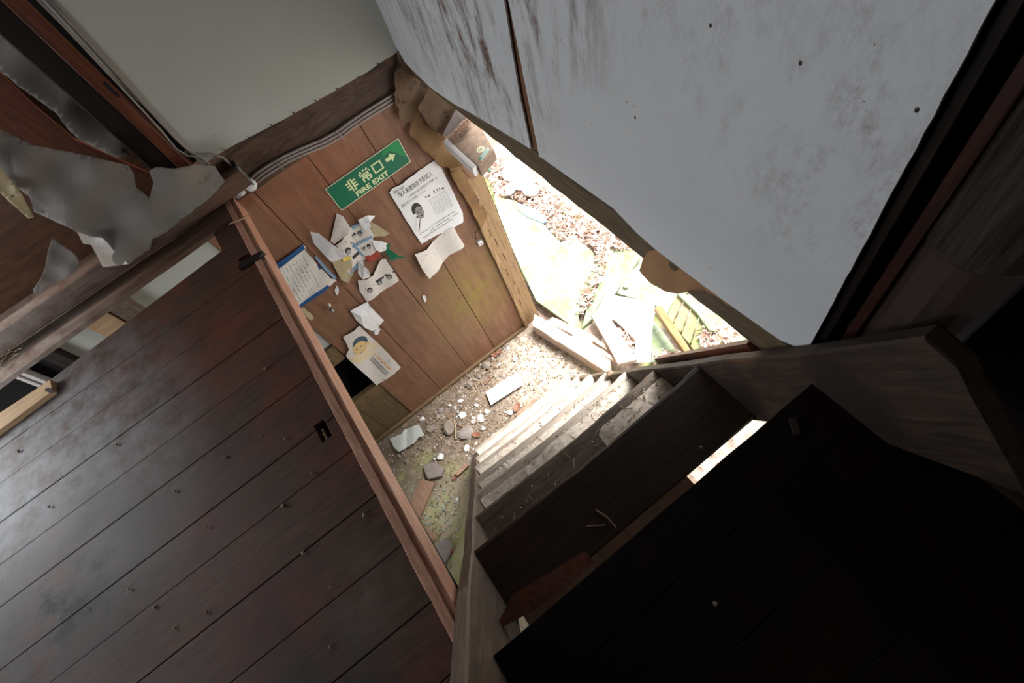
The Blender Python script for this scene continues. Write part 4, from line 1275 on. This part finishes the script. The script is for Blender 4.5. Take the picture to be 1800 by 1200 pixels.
def rock(u, v, rpx, z=ZL, flat=0.6, seed=1, el=1.0):
    r = rpx * depth_at(u, v, z) / F
    c = oz(u, v, z + r * flat * 0.5)
    bm = bmesh.new()
    bmesh.ops.create_icosphere(bm, subdivisions=2, radius=1.0)
    R = random.Random(seed)
    for k in range(10):        # chip flat faces
        n = V((R.uniform(-1, 1), R.uniform(-1, 1), R.uniform(-0.8, 1))).normalized()
        d = R.uniform(0.45, 0.8)
        for w in bm.verts:
            h = w.co.dot(n)
            if h > d:
                w.co -= n * (h - d)
    a = R.uniform(0, 3.1)
    vs = []
    for w in bm.verts:
        x, y = w.co.x * el, w.co.y
        vs.append(c + V((x * math.cos(a) - y * math.sin(a), x * math.sin(a) + y * math.cos(a), w.co.z * flat)) * r * (1 + 0.12 * mnoise.noise(w.co * 1.7 + V((seed, 0, 0)))))
    fs = [tuple(w.index for w in f.verts) for f in bm.faces]
    bm.free()
    return MB().add(vs, fs)


for u, v, r, fl, mt, lab in (
    (855, 642, 9, 0.6, 'stone', 'grey-green stone at the foot of the planks near the doorway'),
    (866, 630, 5.5, 0.7, 'stone', 'small brown stone tucked behind the grey-green one'),
    (826, 679, 10, 0.6, 'stone', 'round brown stone between the planks and the white card'),
    (786, 752, 15, 0.75, 'stone', 'largest dark grey stone on the dirt floor'),
    (757, 752, 9, 0.6, 'stone', 'grey stone next to the torn white sheet on the dirt'),
    (818, 761, 17, 0.35, 'mortar', 'flat brown slab beside the largest stone'),
    (776, 722, 6, 0.6, 'mortar', 'pale grey pebble above the largest stone'),
    (742, 737, 5.5, 0.6, 'plaster_bit', 'whitish chip at the corner of the torn white sheet'),
    (884, 661, 6, 0.5, 'mortar', 'pale grey pebble at the top of the white card'),
    (701, 800, 5, 0.6, 'stone', 'little tan stone just below the torn white sheet'),
    (774, 803, 8, 0.6, 'plaster_bit', 'lumpy lilac plaster crumb at the tip of the mortar piece')):
    emit('stone' if mt == 'stone' else 'rubble_piece', rock(u, v, r, ZL, fl, int(u + v)), M[mt], label=lab, cat='stone')
for u, v, r in ((872, 622, 5), (884, 612, 4), (889, 606, 4), (850, 655, 4), (842, 661, 5), (836, 668, 4), (862, 652, 3), (818, 690, 4), (806, 695, 3), (795, 705, 5), (785, 712, 3), (768, 735, 5), (762, 740, 4), (798, 730, 4), (808, 745, 5), (834, 728, 3), (852, 700, 4), (870, 646, 4), (730, 800, 4), (715, 810, 5), (690, 812, 4), (744, 790, 4), (706, 826, 4), (840, 690, 4), (846, 672, 4)):
    emit('small_stone', rock(u, v, r, ZL, 0.6, int(u * 5 + v), 1.2), M['stone' if int(u) % 3 else 'grit'], label='small dull stone among the rubble along the plank wall', cat='stone', group='small stones along the plank wall')
def flake(u, v, rpx, z, seed):
    R = random.Random(seed)
    r = rpx * depth_at(u, v, z) / F
    c = oz(u, v, z)
    n = 8
    pts = []
    for k in range(n):
        t = -2 * math.pi * k / n
        q = r * R.uniform(0.55, 1.15)
        pts.append(c + V((q * math.cos(t), q * math.sin(t), 0.006 * math.cos(t + seed))))
    return MB().prism(pts, (0, 0, -0.006))


for u, v, r, lab in ((812, 730, 7, 'broad white plaster chip above the flat brown slab'), (844, 735, 7, 'white plaster chip between the flat slab and the white card'), (809, 704, 5, 'white plaster chip close to the round brown stone'), (872, 767, 7, 'white plaster chip at the end of the lowest step'),
                     (896, 725, 5, 'white plaster chip just above the brown lath'), (856, 722, 4, ''), (770, 731, 3, ''), (800, 716, 3, ''), (838, 712, 4, ''), (865, 690, 3, ''), (850, 752, 4, ''), (820, 787, 6, 'white plaster chip just below the flat brown slab'), (831, 742, 3, ''), (790, 712, 3, ''), (878, 640, 3, ''), (905, 632, 3, ''), (893, 612, 3, '')):
    emit('plaster_chip', flake(u, v, r * 1.15, ZL + 0.010, int(u * 3 + v)), M['plaster_bit'], label=lab or 'tiny white plaster crumb on the dirt floor', cat='plaster', group='' if lab else 'plaster crumbs on the dirt floor')


def flat_piece(px, z0, th, cell=0, rag=0.0, seed=1, bend=None):
    b = bend or (lambda s, t: 0.0)
    return sheet(MB(), ragged(px, rag, 5, seed) if rag else px, lambda s, t: oz(s, t, z0 + b(s, t)), cell, th)


def slab(px, z0, th):
    """solid piece: pixel outline at height z0, pushed down by th"""
    pts = [oz(u, v, z0) for u, v in px]
    nn = sum(((pts[i].x * pts[(i + 1) % len(pts)].y - pts[(i + 1) % len(pts)].x * pts[i].y) for i in range(len(pts))))
    if nn > 0:
        pts.reverse()
    return MB().prism(pts, (0, 0, -th))


emit('white_card', flat_piece([(854, 689), (909, 654), (921, 675), (863, 712)], ZL + 0.030, 0.003), M['paper_white'], label='clean white rectangular card lying on the dirt near the steps', cat='card')
emit('torn_sheet', flat_piece([(685, 771), (706, 762), (711, 755), (737, 746), (742, 756), (746, 765), (736, 768), (728, 779), (702, 794), (692, 785)], ZL + 0.035, 0.002, 6, 0.8, 3, lambda s, t: -0.012 * math.exp(-((s - 716) / 6) ** 2)), M['plaster'], label='torn white folded sheet on the dirt beside the plank wall', cat='paper')
emit('rubble_piece', slab([(744, 817), (762, 812), (780, 822), (775, 836), (752, 842), (746, 828)], ZL + 0.035, 0.03), M['mortar'], label='square lilac-grey piece of mortar near the stair foot', cat='rubble', bevel=0.003)
emit('board_scrap', slab([(740, 842), (764, 847), (746, 890), (729, 929), (716, 905), (726, 872)], ZL + 0.03, 0.02), M['debris_wood'], label='pinkish board scrap lying flat between the stairs and the floor edge', cat='board', bevel=0.001)
emit('board_scrap', slab([(730, 922), (736, 916), (766, 940), (764, 950)], ZL + 0.025, 0.015), M['debris_wood'], label='thin slat crossing below the pinkish board scrap', cat='board')
emit('board_scrap', slab([(755, 965), (768, 955), (782, 944), (795, 958), (786, 980), (775, 1002), (766, 996), (762, 978)], ZL + 0.03, 0.02), M['mortar'], label='sooty grey board fragment near the head of the floor gap', cat='board')
emit('paper_scrap', slab([(724, 908), (734, 908), (733, 918), (722, 917)], ZL + 0.034, 0.002), M['blue_pale'], label='blue and white paper scrap on the pinkish board scrap', cat='scrap')
emit('paper_scrap', slab([(744, 962), (757, 950), (760, 955), (748, 968)], ZL + 0.034, 0.002), M['paper_white'], label='white paper scrap against the sooty board fragment', cat='scrap')
emit('plastic_bit', rock(792, 969, 6, ZL, 0.5, 3), M['red_paint'], label='red plastic bit beside the sooty board fragment', cat='plastic')
emit('wooden_lath', slab([(906, 728), (940, 699), (944, 702), (911, 733)], ZL + 0.035, 0.012), M['debris_wood'], label='brown lath lying along the lowest step', cat='slat')
emit('wooden_lath', slab([(800, 832), (822, 812), (824, 818), (804, 836)], ZL + 0.03, 0.012), M['debris_wood'], label='reddish splinter of wood by the foot of the stair side board', cat='slat')
emit('stick', MB().tube([oz(853, 674, ZL + 0.01), oz(862, 664, ZL + 0.016), oz(869, 658, ZL + 0.012)], 0.006, 6), M['leaf_dark'], label='short dark stick next to the white card', cat='stick')
emit('stick', MB().tube([oz(800, 770, ZL + 0.01), oz(801, 752, ZL + 0.03), oz(798, 738, ZL + 0.02)], 0.004, 6), M['straw'], label='pale straw stick between the largest stone and the flat slab', cat='stick')
emit('stick', MB().tube([oz(765, 946, ZL + 0.02), oz(772, 938, ZL + 0.05), oz(778, 928, ZL + 0.05)], 0.003, 6), M['straw'], label='thin bent twig above the sooty board fragment', cat='stick')


def curled_leaf(c, r, ang, seed):
    R = random.Random(seed)
    vs, fs = [], []
    ca, sa = math.cos(ang), math.sin(ang)
    n = 6
    for i in range(n + 1):
        t = i / n * 2 - 1
        w = 0.55 * (1 - t * t) ** 0.7 + 0.03
        for s in (-1, 0, 1):
            x, y, z = t * r, s * w * r, r * (0.35 * abs(s) * w + 0.25 * t * t + R.uniform(-0.05, 0.05))
            vs.append(c + V((x * ca - y * sa, x * sa + y * ca, z)))
    for i in range(n):
        for k in range(2):
            a = i * 3 + k
            fs.append((a, a + 1, a + 4, a + 3))
    return MB().add(vs, fs)


for u, v, r, lab in ((838, 764, 9, 'rusty curled leaf at the edge of the flat slab'), (909, 716, 9, 'rusty curled leaf beside the lath on the lowest step'), (800, 838, 6, 'small orange leaf near the stair side board foot'), (869, 623, 8, 'pinkish curled leaf by the stones at the plank wall'), (877, 619, 6, 'orange-brown curled leaf nearest the door post')):
    emit('dry_leaf', curled_leaf(oz(u, v, ZL + 0.012), r * depth_at(u, v, ZL) / F, u * 1.3, int(u)), M['leaf_red'], label=lab, cat='leaf')

# loose grit, straw, glass and dust nobody could count
def in_poly(u, v, poly):
    c = False
    n = len(poly)
    for i in range(n):
        a, b = poly[i], poly[i - 1]
        if (a[1] > v) != (b[1] > v) and u < (b[0] - a[0]) * (v - a[1]) / (b[1] - a[1]) + a[0]:
            c = not c
    return c


R = random.Random(17)
fl = [(640, 800), (882, 604), (940, 575), (1030, 650), (900, 740), (830, 800), (790, 1030), (720, 900)]
def pick(poly):
    while True:
        u, v = R.uniform(min(p[0] for p in poly), max(p[0] for p in poly)), R.uniform(min(p[1] for p in poly), max(p[1] for p in poly))
        if in_poly(u, v, poly):
            return u, v


mb = MB()
OCT = ((1, 0, 0), (-1, 0, 0), (0, 1, 0), (0, -1, 0), (0, 0, 1), (0, 0, -1))
OCF = ((0, 2, 4), (2, 1, 4), (1, 3, 4), (3, 0, 4), (2, 0, 5), (1, 2, 5), (3, 1, 5), (0, 3, 5))
def grain(mb, p, r, mi):
    mb.add([p + V((q[0] * R.uniform(.6, 1.3), q[1] * R.uniform(.6, 1.3), q[2] * R.uniform(.4, .9))) * r for q in OCT], OCF, mi)


for i in range(1500):
    u, v = pick(fl)
    grain(mb, oz(u, v, ZL + 0.006), R.uniform(0.002, 0.006) * (2.2 if R.random() < 0.06 else 1), 0 if R.random() < 0.8 else 1)
emit('grit', mb, [M['grit'], M['plaster_bit']], label='scattered grit and plaster crumbs over the lower dirt floor', cat='rubble', kind='stuff')
mb = MB()
fl2 = [(700, 745), (882, 606), (938, 580), (1020, 650), (900, 735), (830, 795)]
for i in range(520):
    u, v = pick(fl2)
    p = oz(u, v, ZL + 0.008)
    t = R.uniform(0, 3.14)
    d = V((math.cos(t), math.sin(t), R.uniform(-0.2, 0.2))) * R.uniform(0.008, 0.026)
    mb.tube([p - d, p + V((R.uniform(-.003, .003), R.uniform(-.003, .003), 0.003)), p + d], R.uniform(0.0008, 0.0018), 4, 0 if R.random() < 0.75 else 1)
emit('straw_litter', mb, [M['straw'], M['leaf_dark']], label='dry straw and twigs littering the dirt floor by the doorway', cat='litter', kind='stuff')
mb = MB()
fl3 = [(690, 860), (740, 850), (800, 860), (820, 880), (795, 1010), (775, 1000), (735, 940)]
for i in range(75):
    u, v = pick(fl3)
    p = oz(u, v, ZL + 0.004)
    t = R.uniform(0, 6.3)
    s_ = R.uniform(0.004, 0.015)
    tri = [p + V((math.cos(t + k * 2.1 + R.uniform(-.5, .5)), math.sin(t + k * 2.1), R.uniform(-0.1, 0.15))) * s_ for k in range(3)]
    mb.prism(tri, (0, 0, 0.002))
emit('glass_shards', mb, M['shard'], label='greenish broken glass shards on the mossy slab behind the stairs', cat='glass', kind='stuff')

# dust and chaff heaped on the steps
mb = MB()
mg = MB()
ms = MB()
for k, (y, z, d) in enumerate(treads):
    if k == 0:
        continue
    nx, ny = 46, 12
    vs, fs = [], []
    yb, yf = y - d + 0.01, y - (0.028 if k < 4 else 0.016)
    xl = 0.17 if k == 1 else -0.236
    for j in range(ny + 1):
        for i in range(nx + 1):
            x = xl + (0.452 - xl) * i / nx
            yy = yb + (yf - yb) * j / ny
            ed = min(1.0, (ny - j) / 2.0) * min(1.0, (i + 0.4 if k == 1 else 9) / 8.0)
            h = 0.006 * mnoise.noise(V((x * 14, yy * 14, k * 3))) + 0.003 * mnoise.noise(V((x * 50, yy * 50, k)))
            rim = (1 - j / ny)
            side = max(0, (x - 0.2) / 0.26) * 0.008 + max(0, (-0.12 - x) / 0.12) * 0.006
            vs.append((x, yy, z - 0.003 + ed * ((0.0060 if k > 2 else 0.0050) + 0.006 * rim + side + h * 0.8)))
    for j in range(ny):
        for i in range(nx):
            a = j * (nx + 1) + i
            fs.append((a, a + 1, a + nx + 2, a + nx + 1))
    mb.add(vs, fs)
    for i in range(190):
        x = R.choice((R.uniform(-0.23, 0.45), R.uniform(0.15, 0.45)))
        yy = R.uniform(yb, yf + 0.006)
        grain(mg, V((x, yy, z + 0.003)), R.uniform(0.0012, 0.0035), 0 if R.random() < 0.8 else 1)
    for i in range(70):
        x = R.choice((R.uniform(-0.2, 0.45), R.uniform(0.25, 0.45)))
        p = V((x, R.uniform(yb, yf), z + 0.007))
        t = R.uniform(0, 3.14)
        dd = V((math.cos(t), math.sin(t), R.uniform(-0.15, 0.3))) * R.uniform(0.006, 0.018)
        ms.tube([p - dd, p + V((0, 0, 0.002)), p + dd], R.uniform(0.0007, 0.0014), 4, 0 if R.random() < 0.6 else 1)
emit('dust', mb, M['dust'], label='pale dust heaped over the lower stair treads', cat='dust', kind='stuff', smooth=True)
emit('grit', mg, [M['grit'], M['plaster_bit']], label='coarse grit scattered over the stair treads', cat='rubble', kind='stuff')
emit('straw_litter', ms, [M['straw'], M['leaf_dark']], label='chaff and straw on the stair treads', cat='litter', kind='stuff')
for k, (u, v, r) in enumerate(((886, 817, 7), (878, 823, 5), (893, 812, 6), (900, 806, 4))):
    emit('plaster_chip', rock(u, v, r * 0.8, treads[3][1], 0.5, 90 + k), M['plaster_bit'], label='white plaster crumb heaped on a dusty stair tread', cat='plaster', group='plaster crumbs on a tread')
emit('stone', rock(1073, 659, 9, treads[3][1] + 0.01, 0.9, 77), M['grit'], label='brown clod on a tread against the stair side board', cat='stone')
emit('stone', rock(1233, 786, 4.5, treads[0][1], 0.6, 79), M['stone'], label='small round pebble on the dark brown upper tread', cat='stone')
emit('stick', MB().tube([oz(1047, 896, treads[0][1] + 0.003), oz(1066, 908, treads[0][1] + 0.004), oz(1083, 927, treads[0][1] + 0.003)], 0.0022, 6), M['debris_wood'], label='bent brown twig on the dark upper tread', cat='stick')
emit('stick', MB().tube([oz(1031, 925, treads[0][1] + 0.002), oz(1063, 923, treads[0][1] + 0.003)], 0.0022, 6), M['debris_wood'], label='straight brown twig below the bent one on the dark tread', cat='stick')
emit('wood_chip', slab([(1387, 735), (1399, 732), (1408, 762), (1396, 764)], ZT + 0.006, 0.005), M['log_foot'], label='reddish wood chip lying on the dark landing board', cat='chip')
emit('plaster_chip', rock(1257, 1060, 5, ZT + 0.002, 0.4, 91), M['mortar'], label='pale crumb on the dark landing boards', cat='plaster')
for k in range(26):
    u, v = R.uniform(20, 700), R.uniform(620, 1150)
    p = oz(u, v, 0)
    if p.x > -0.33 or p.y > 1.4 or p.y < 0.1:
        continue
    emit('crumb', rock(u, v, R.uniform(2.0, 4.5), 0.002, 0.6, 100 + k), M['grit' if k % 4 else 'straw'], label='tiny dirt crumb lying on the dark floor boards', cat='crumb', group='dirt crumbs on the floor boards')

# ------------------------------------------------------------------ outside the doorway
ZG = -1.88
def out_board(name, px, z, th, mat, lab, cat, bev=0.004):
    return emit(name, slab(px, z, th), M[mat], label=lab, cat=cat, bevel=bev)


out_board('mossy_board', [(868, 345), (905, 352), (940, 375), (965, 405), (985, 425), (1012, 418), (1040, 440), (1062, 470), (1040, 505), (1016, 552), (1022, 583), (1008, 575), (942, 528), (915, 470), (880, 390)], ZG + 0.03, 0.025, 'outer_board', 'largest mossy board lying outside just past the door post', 'board')
out_board('mossy_board', [(1062, 430), (1098, 428), (1125, 452), (1100, 490), (1078, 520), (1062, 516), (1040, 560), (1022, 578), (1030, 545), (1052, 500)], ZG + 0.00, 0.04, 'outer_board', 'narrow mossy board strewn with leaves in the middle of the yard', 'board')
out_board('mossy_board', [(1106, 478), (1126, 462), (1170, 480), (1216, 512), (1190, 516), (1172, 556), (1150, 535), (1084, 515)], ZG + 0.02, 0.035, 'outer_board', 'green board outside below the kraft paper tongue', 'board')
out_board('mossy_board', [(1146, 560), (1168, 585), (1200, 632), (1145, 636), (1146, 600)], ZG + 0.01, 0.03, 'outer_board', 'green board between the white sheet and the ochre batten', 'board')
out_board('mossy_board', [(1190, 516), (1204, 514), (1236, 545), (1262, 582), (1246, 580), (1225, 550)], ZG + 0.10, 0.03, 'outer_board', 'mossy strip lying along the top of the slats', 'board')
out_board('white_sheet', [(1063, 516), (1110, 524), (1150, 533), (1152, 545), (1147, 575), (1144, 636), (1112, 636), (1118, 600), (1100, 580), (1080, 562), (1058, 560), (1040, 556), (1052, 540)], ZG + 0.09, 0.012, 'white_sheet', 'white plastic sheet glaring in the daylight outside', 'sheet', 0.002)
out_board('plank', [(1038, 553), (1060, 541), (1082, 572), (1120, 632), (1086, 640), (1068, 606)], ZG + 0.13, 0.03, 'outer_pale', 'pale pinkish plank lying outside on the white sheet', 'plank')
out_board('plank', [(1020, 583), (1042, 566), (1058, 588), (1046, 612)], ZG + 0.03, 0.03, 'outer_pale', 'short pale plank end beside the pinkish plank', 'plank')
sb = emit('threshold', MB().board(oz(941, 569, ZL + 0.06), oz(1072, 651, ZL + 0.05), V((0.050, 0.044, 0)) * 0.65, V((0, 0, 0.055)), 10, 0.002, 0.12, seed=71), M['outer_pale'], label='squared bleached timber lying across the doorway as a threshold', cat='timber')
spl = MB()
for k, (a, b, w) in enumerate((((966, 562), (1052, 602), 0.026), ((1008, 588), (1096, 634), 0.024), ((1046, 598), (1094, 630), 0.012), ((1030, 606), (1096, 640), 0.012))):
    p, q = oz(*a, ZL + 0.03 + 0.01 * k), oz(*b, ZL + 0.0 + 0.012 * k)
    dr_ = (q - p).normalized()
    spl.board(p, q, V((-dr_.y, dr_.x, 0)) * w, V((0, 0, 0.008)), 6, 0.003, 0.1, seed=80 + k, ends=0.02)
emit('splintered_board', spl, M['outer_pale'], label='splintered broken board lying just outside the threshold timber', cat='board')
out_board('batten', [(1150, 541), (1162, 536), (1186, 570), (1216, 618), (1208, 625), (1180, 586)], ZG + 0.16, 0.05, 'outer_yellow', 'ochre batten leaning outside in front of the slats', 'batten')
pl = empty('slatted_pallet', oz(1200, 575, ZG), label='mossy slatted pallet lying outside below the sill beam', cat='pallet')
for a in ([(1189, 518), (1201, 527), (1182, 566), (1172, 558)], [(1203, 529), (1214, 540), (1196, 584), (1184, 570)], [(1216, 542), (1228, 556), (1212, 604), (1198, 588)], [(1230, 558), (1240, 572), (1226, 622), (1214, 608)]):
    emit('slat', slab(a, ZG + 0.07, 0.02), M['pallet'], pl, bevel=0.002)
emit('runner', slab([(1176, 556), (1182, 552), (1236, 612), (1228, 618)], ZG + 0.05, 0.05), M['pallet'], pl)
emit('cover_board', MB().board(V((XR + 0.022, 0.52, -0.545)), V((XR + 0.022, 0.24, -0.050)), V((0.010, 0, 0)), V((0, 0.034, 0.019)), 6, 0.001), M['red_post'], label='purple-brown board fixed along the outer face of the stair side board', cat='board')
bag = MB()
for k, (u, v, r) in enumerate(((905, 300, 20), (920, 322, 17), (898, 330, 13), (932, 335, 12))):
    c = oz(u, v, ZG + 0.05)
    rr = r * depth_at(u, v, ZG) / F
    bag.ball(c, rr, 14, 9, squash=V((1.2, 1.0, 0.55)))
bag.v = [tuple(V(p) + V((mnoise.noise(V(p) * 9), mnoise.noise(V(p) * 9 + V((5, 0, 0))), mnoise.noise(V(p) * 9 + V((0, 7, 0))))) * 0.035) for p in bag.v]
emit('plastic_bag', bag, M['white_sheet'], label='crumpled white plastic bag lying among the leaves outside', cat='bag', smooth=True)
gm = empty('green_marker', oz(857, 296, ZG + 0.02), label='small green tag with a white ring among the leaves outside', cat='tag')
emit('body', slab([(853, 290), (856, 288), (862, 293), (861, 299), (856, 299), (853, 296)], ZG + 0.05, 0.012), M['green'], gm)
emit('ring', slab([(856, 293), (860, 293), (860, 297), (856, 297)], ZG + 0.054, 0.004), M['white_sheet'], gm)
emit('stone', rock(1100, 502, 7, ZG + 0.03, 0.6, 55), M['outer_pale'], label='pink rounded stone on the mossy boards outside', cat='stone')
emit('blue_grey_area', slab([(908, 356), (945, 368), (962, 388), (955, 392), (925, 380), (908, 366)], ZG + 0.036, 0.01), M['blue_pale'], label='blue-grey patch at the far edge of the largest mossy board', cat='patch')  # thin slab standing in for a blue-grey area of dark water

mb = MB()
zones = [([(850, 270), (890, 280), (960, 330), (1040, 385), (1120, 430), (1100, 440), (1040, 430), (985, 420), (960, 395), (905, 345), (870, 345)], 1500, 0.03),
         ([(1050, 430), (1075, 430), (1060, 480), (1035, 540), (1010, 560), (1020, 520), (1045, 470)], 260, 0.05),
         ([(1240, 560), (1300, 590), (1280, 602), (1240, 612), (1225, 612)], 160, 0.10),
         ([(1150, 620), (1200, 615), (1205, 632), (1160, 640)], 50, 0.05),
         ([(1080, 575), (1105, 590), (1112, 620), (1095, 600)], 60, 0.11)]
for poly, cnt, lift in zones:
    for i in range(cnt):
        u, v = pick(poly)
        c = oz(u, v, ZG + R.uniform(-0.01, lift))
        r = R.uniform(0.010, 0.030)
        t = R.uniform(0, 6.3)
        ax_ = V((math.cos(t), math.sin(t), R.uniform(-0.4, 0.4)))
        bx_ = V((-math.sin(t), math.cos(t), R.uniform(-0.5, 0.5))) * R.uniform(0.35, 0.6)
        up = V((0, 0, r * 0.3))
        mb.add([c - ax_ * r, c - bx_ * r + up, c + ax_ * r, c + bx_ * r + up, c], [(0, 1, 4), (1, 2, 4), (2, 3, 4), (3, 0, 4)], R.choice((0, 0, 0, 1, 2)))
    for i in range(cnt // 5):
        u, v = pick(poly)
        p = oz(u, v, ZG + lift * 0.8)
        t = R.uniform(0, 3.14)
        d = V((math.cos(t), math.sin(t), R.uniform(-0.2, 0.2))) * R.uniform(0.02, 0.07)
        mb.tube([p - d, p + V((R.uniform(-.006, .006), R.uniform(-.006, .006), .004)), p + d], 0.0022, 4, R.choice((0, 1)))
emit('leaf_litter', mb, [M['leaf'], M['leaf_dark'], M['outer_pale']], label='drifts of dry leaves and twigs over the boards outside the doorway', cat='leaves', kind='stuff')
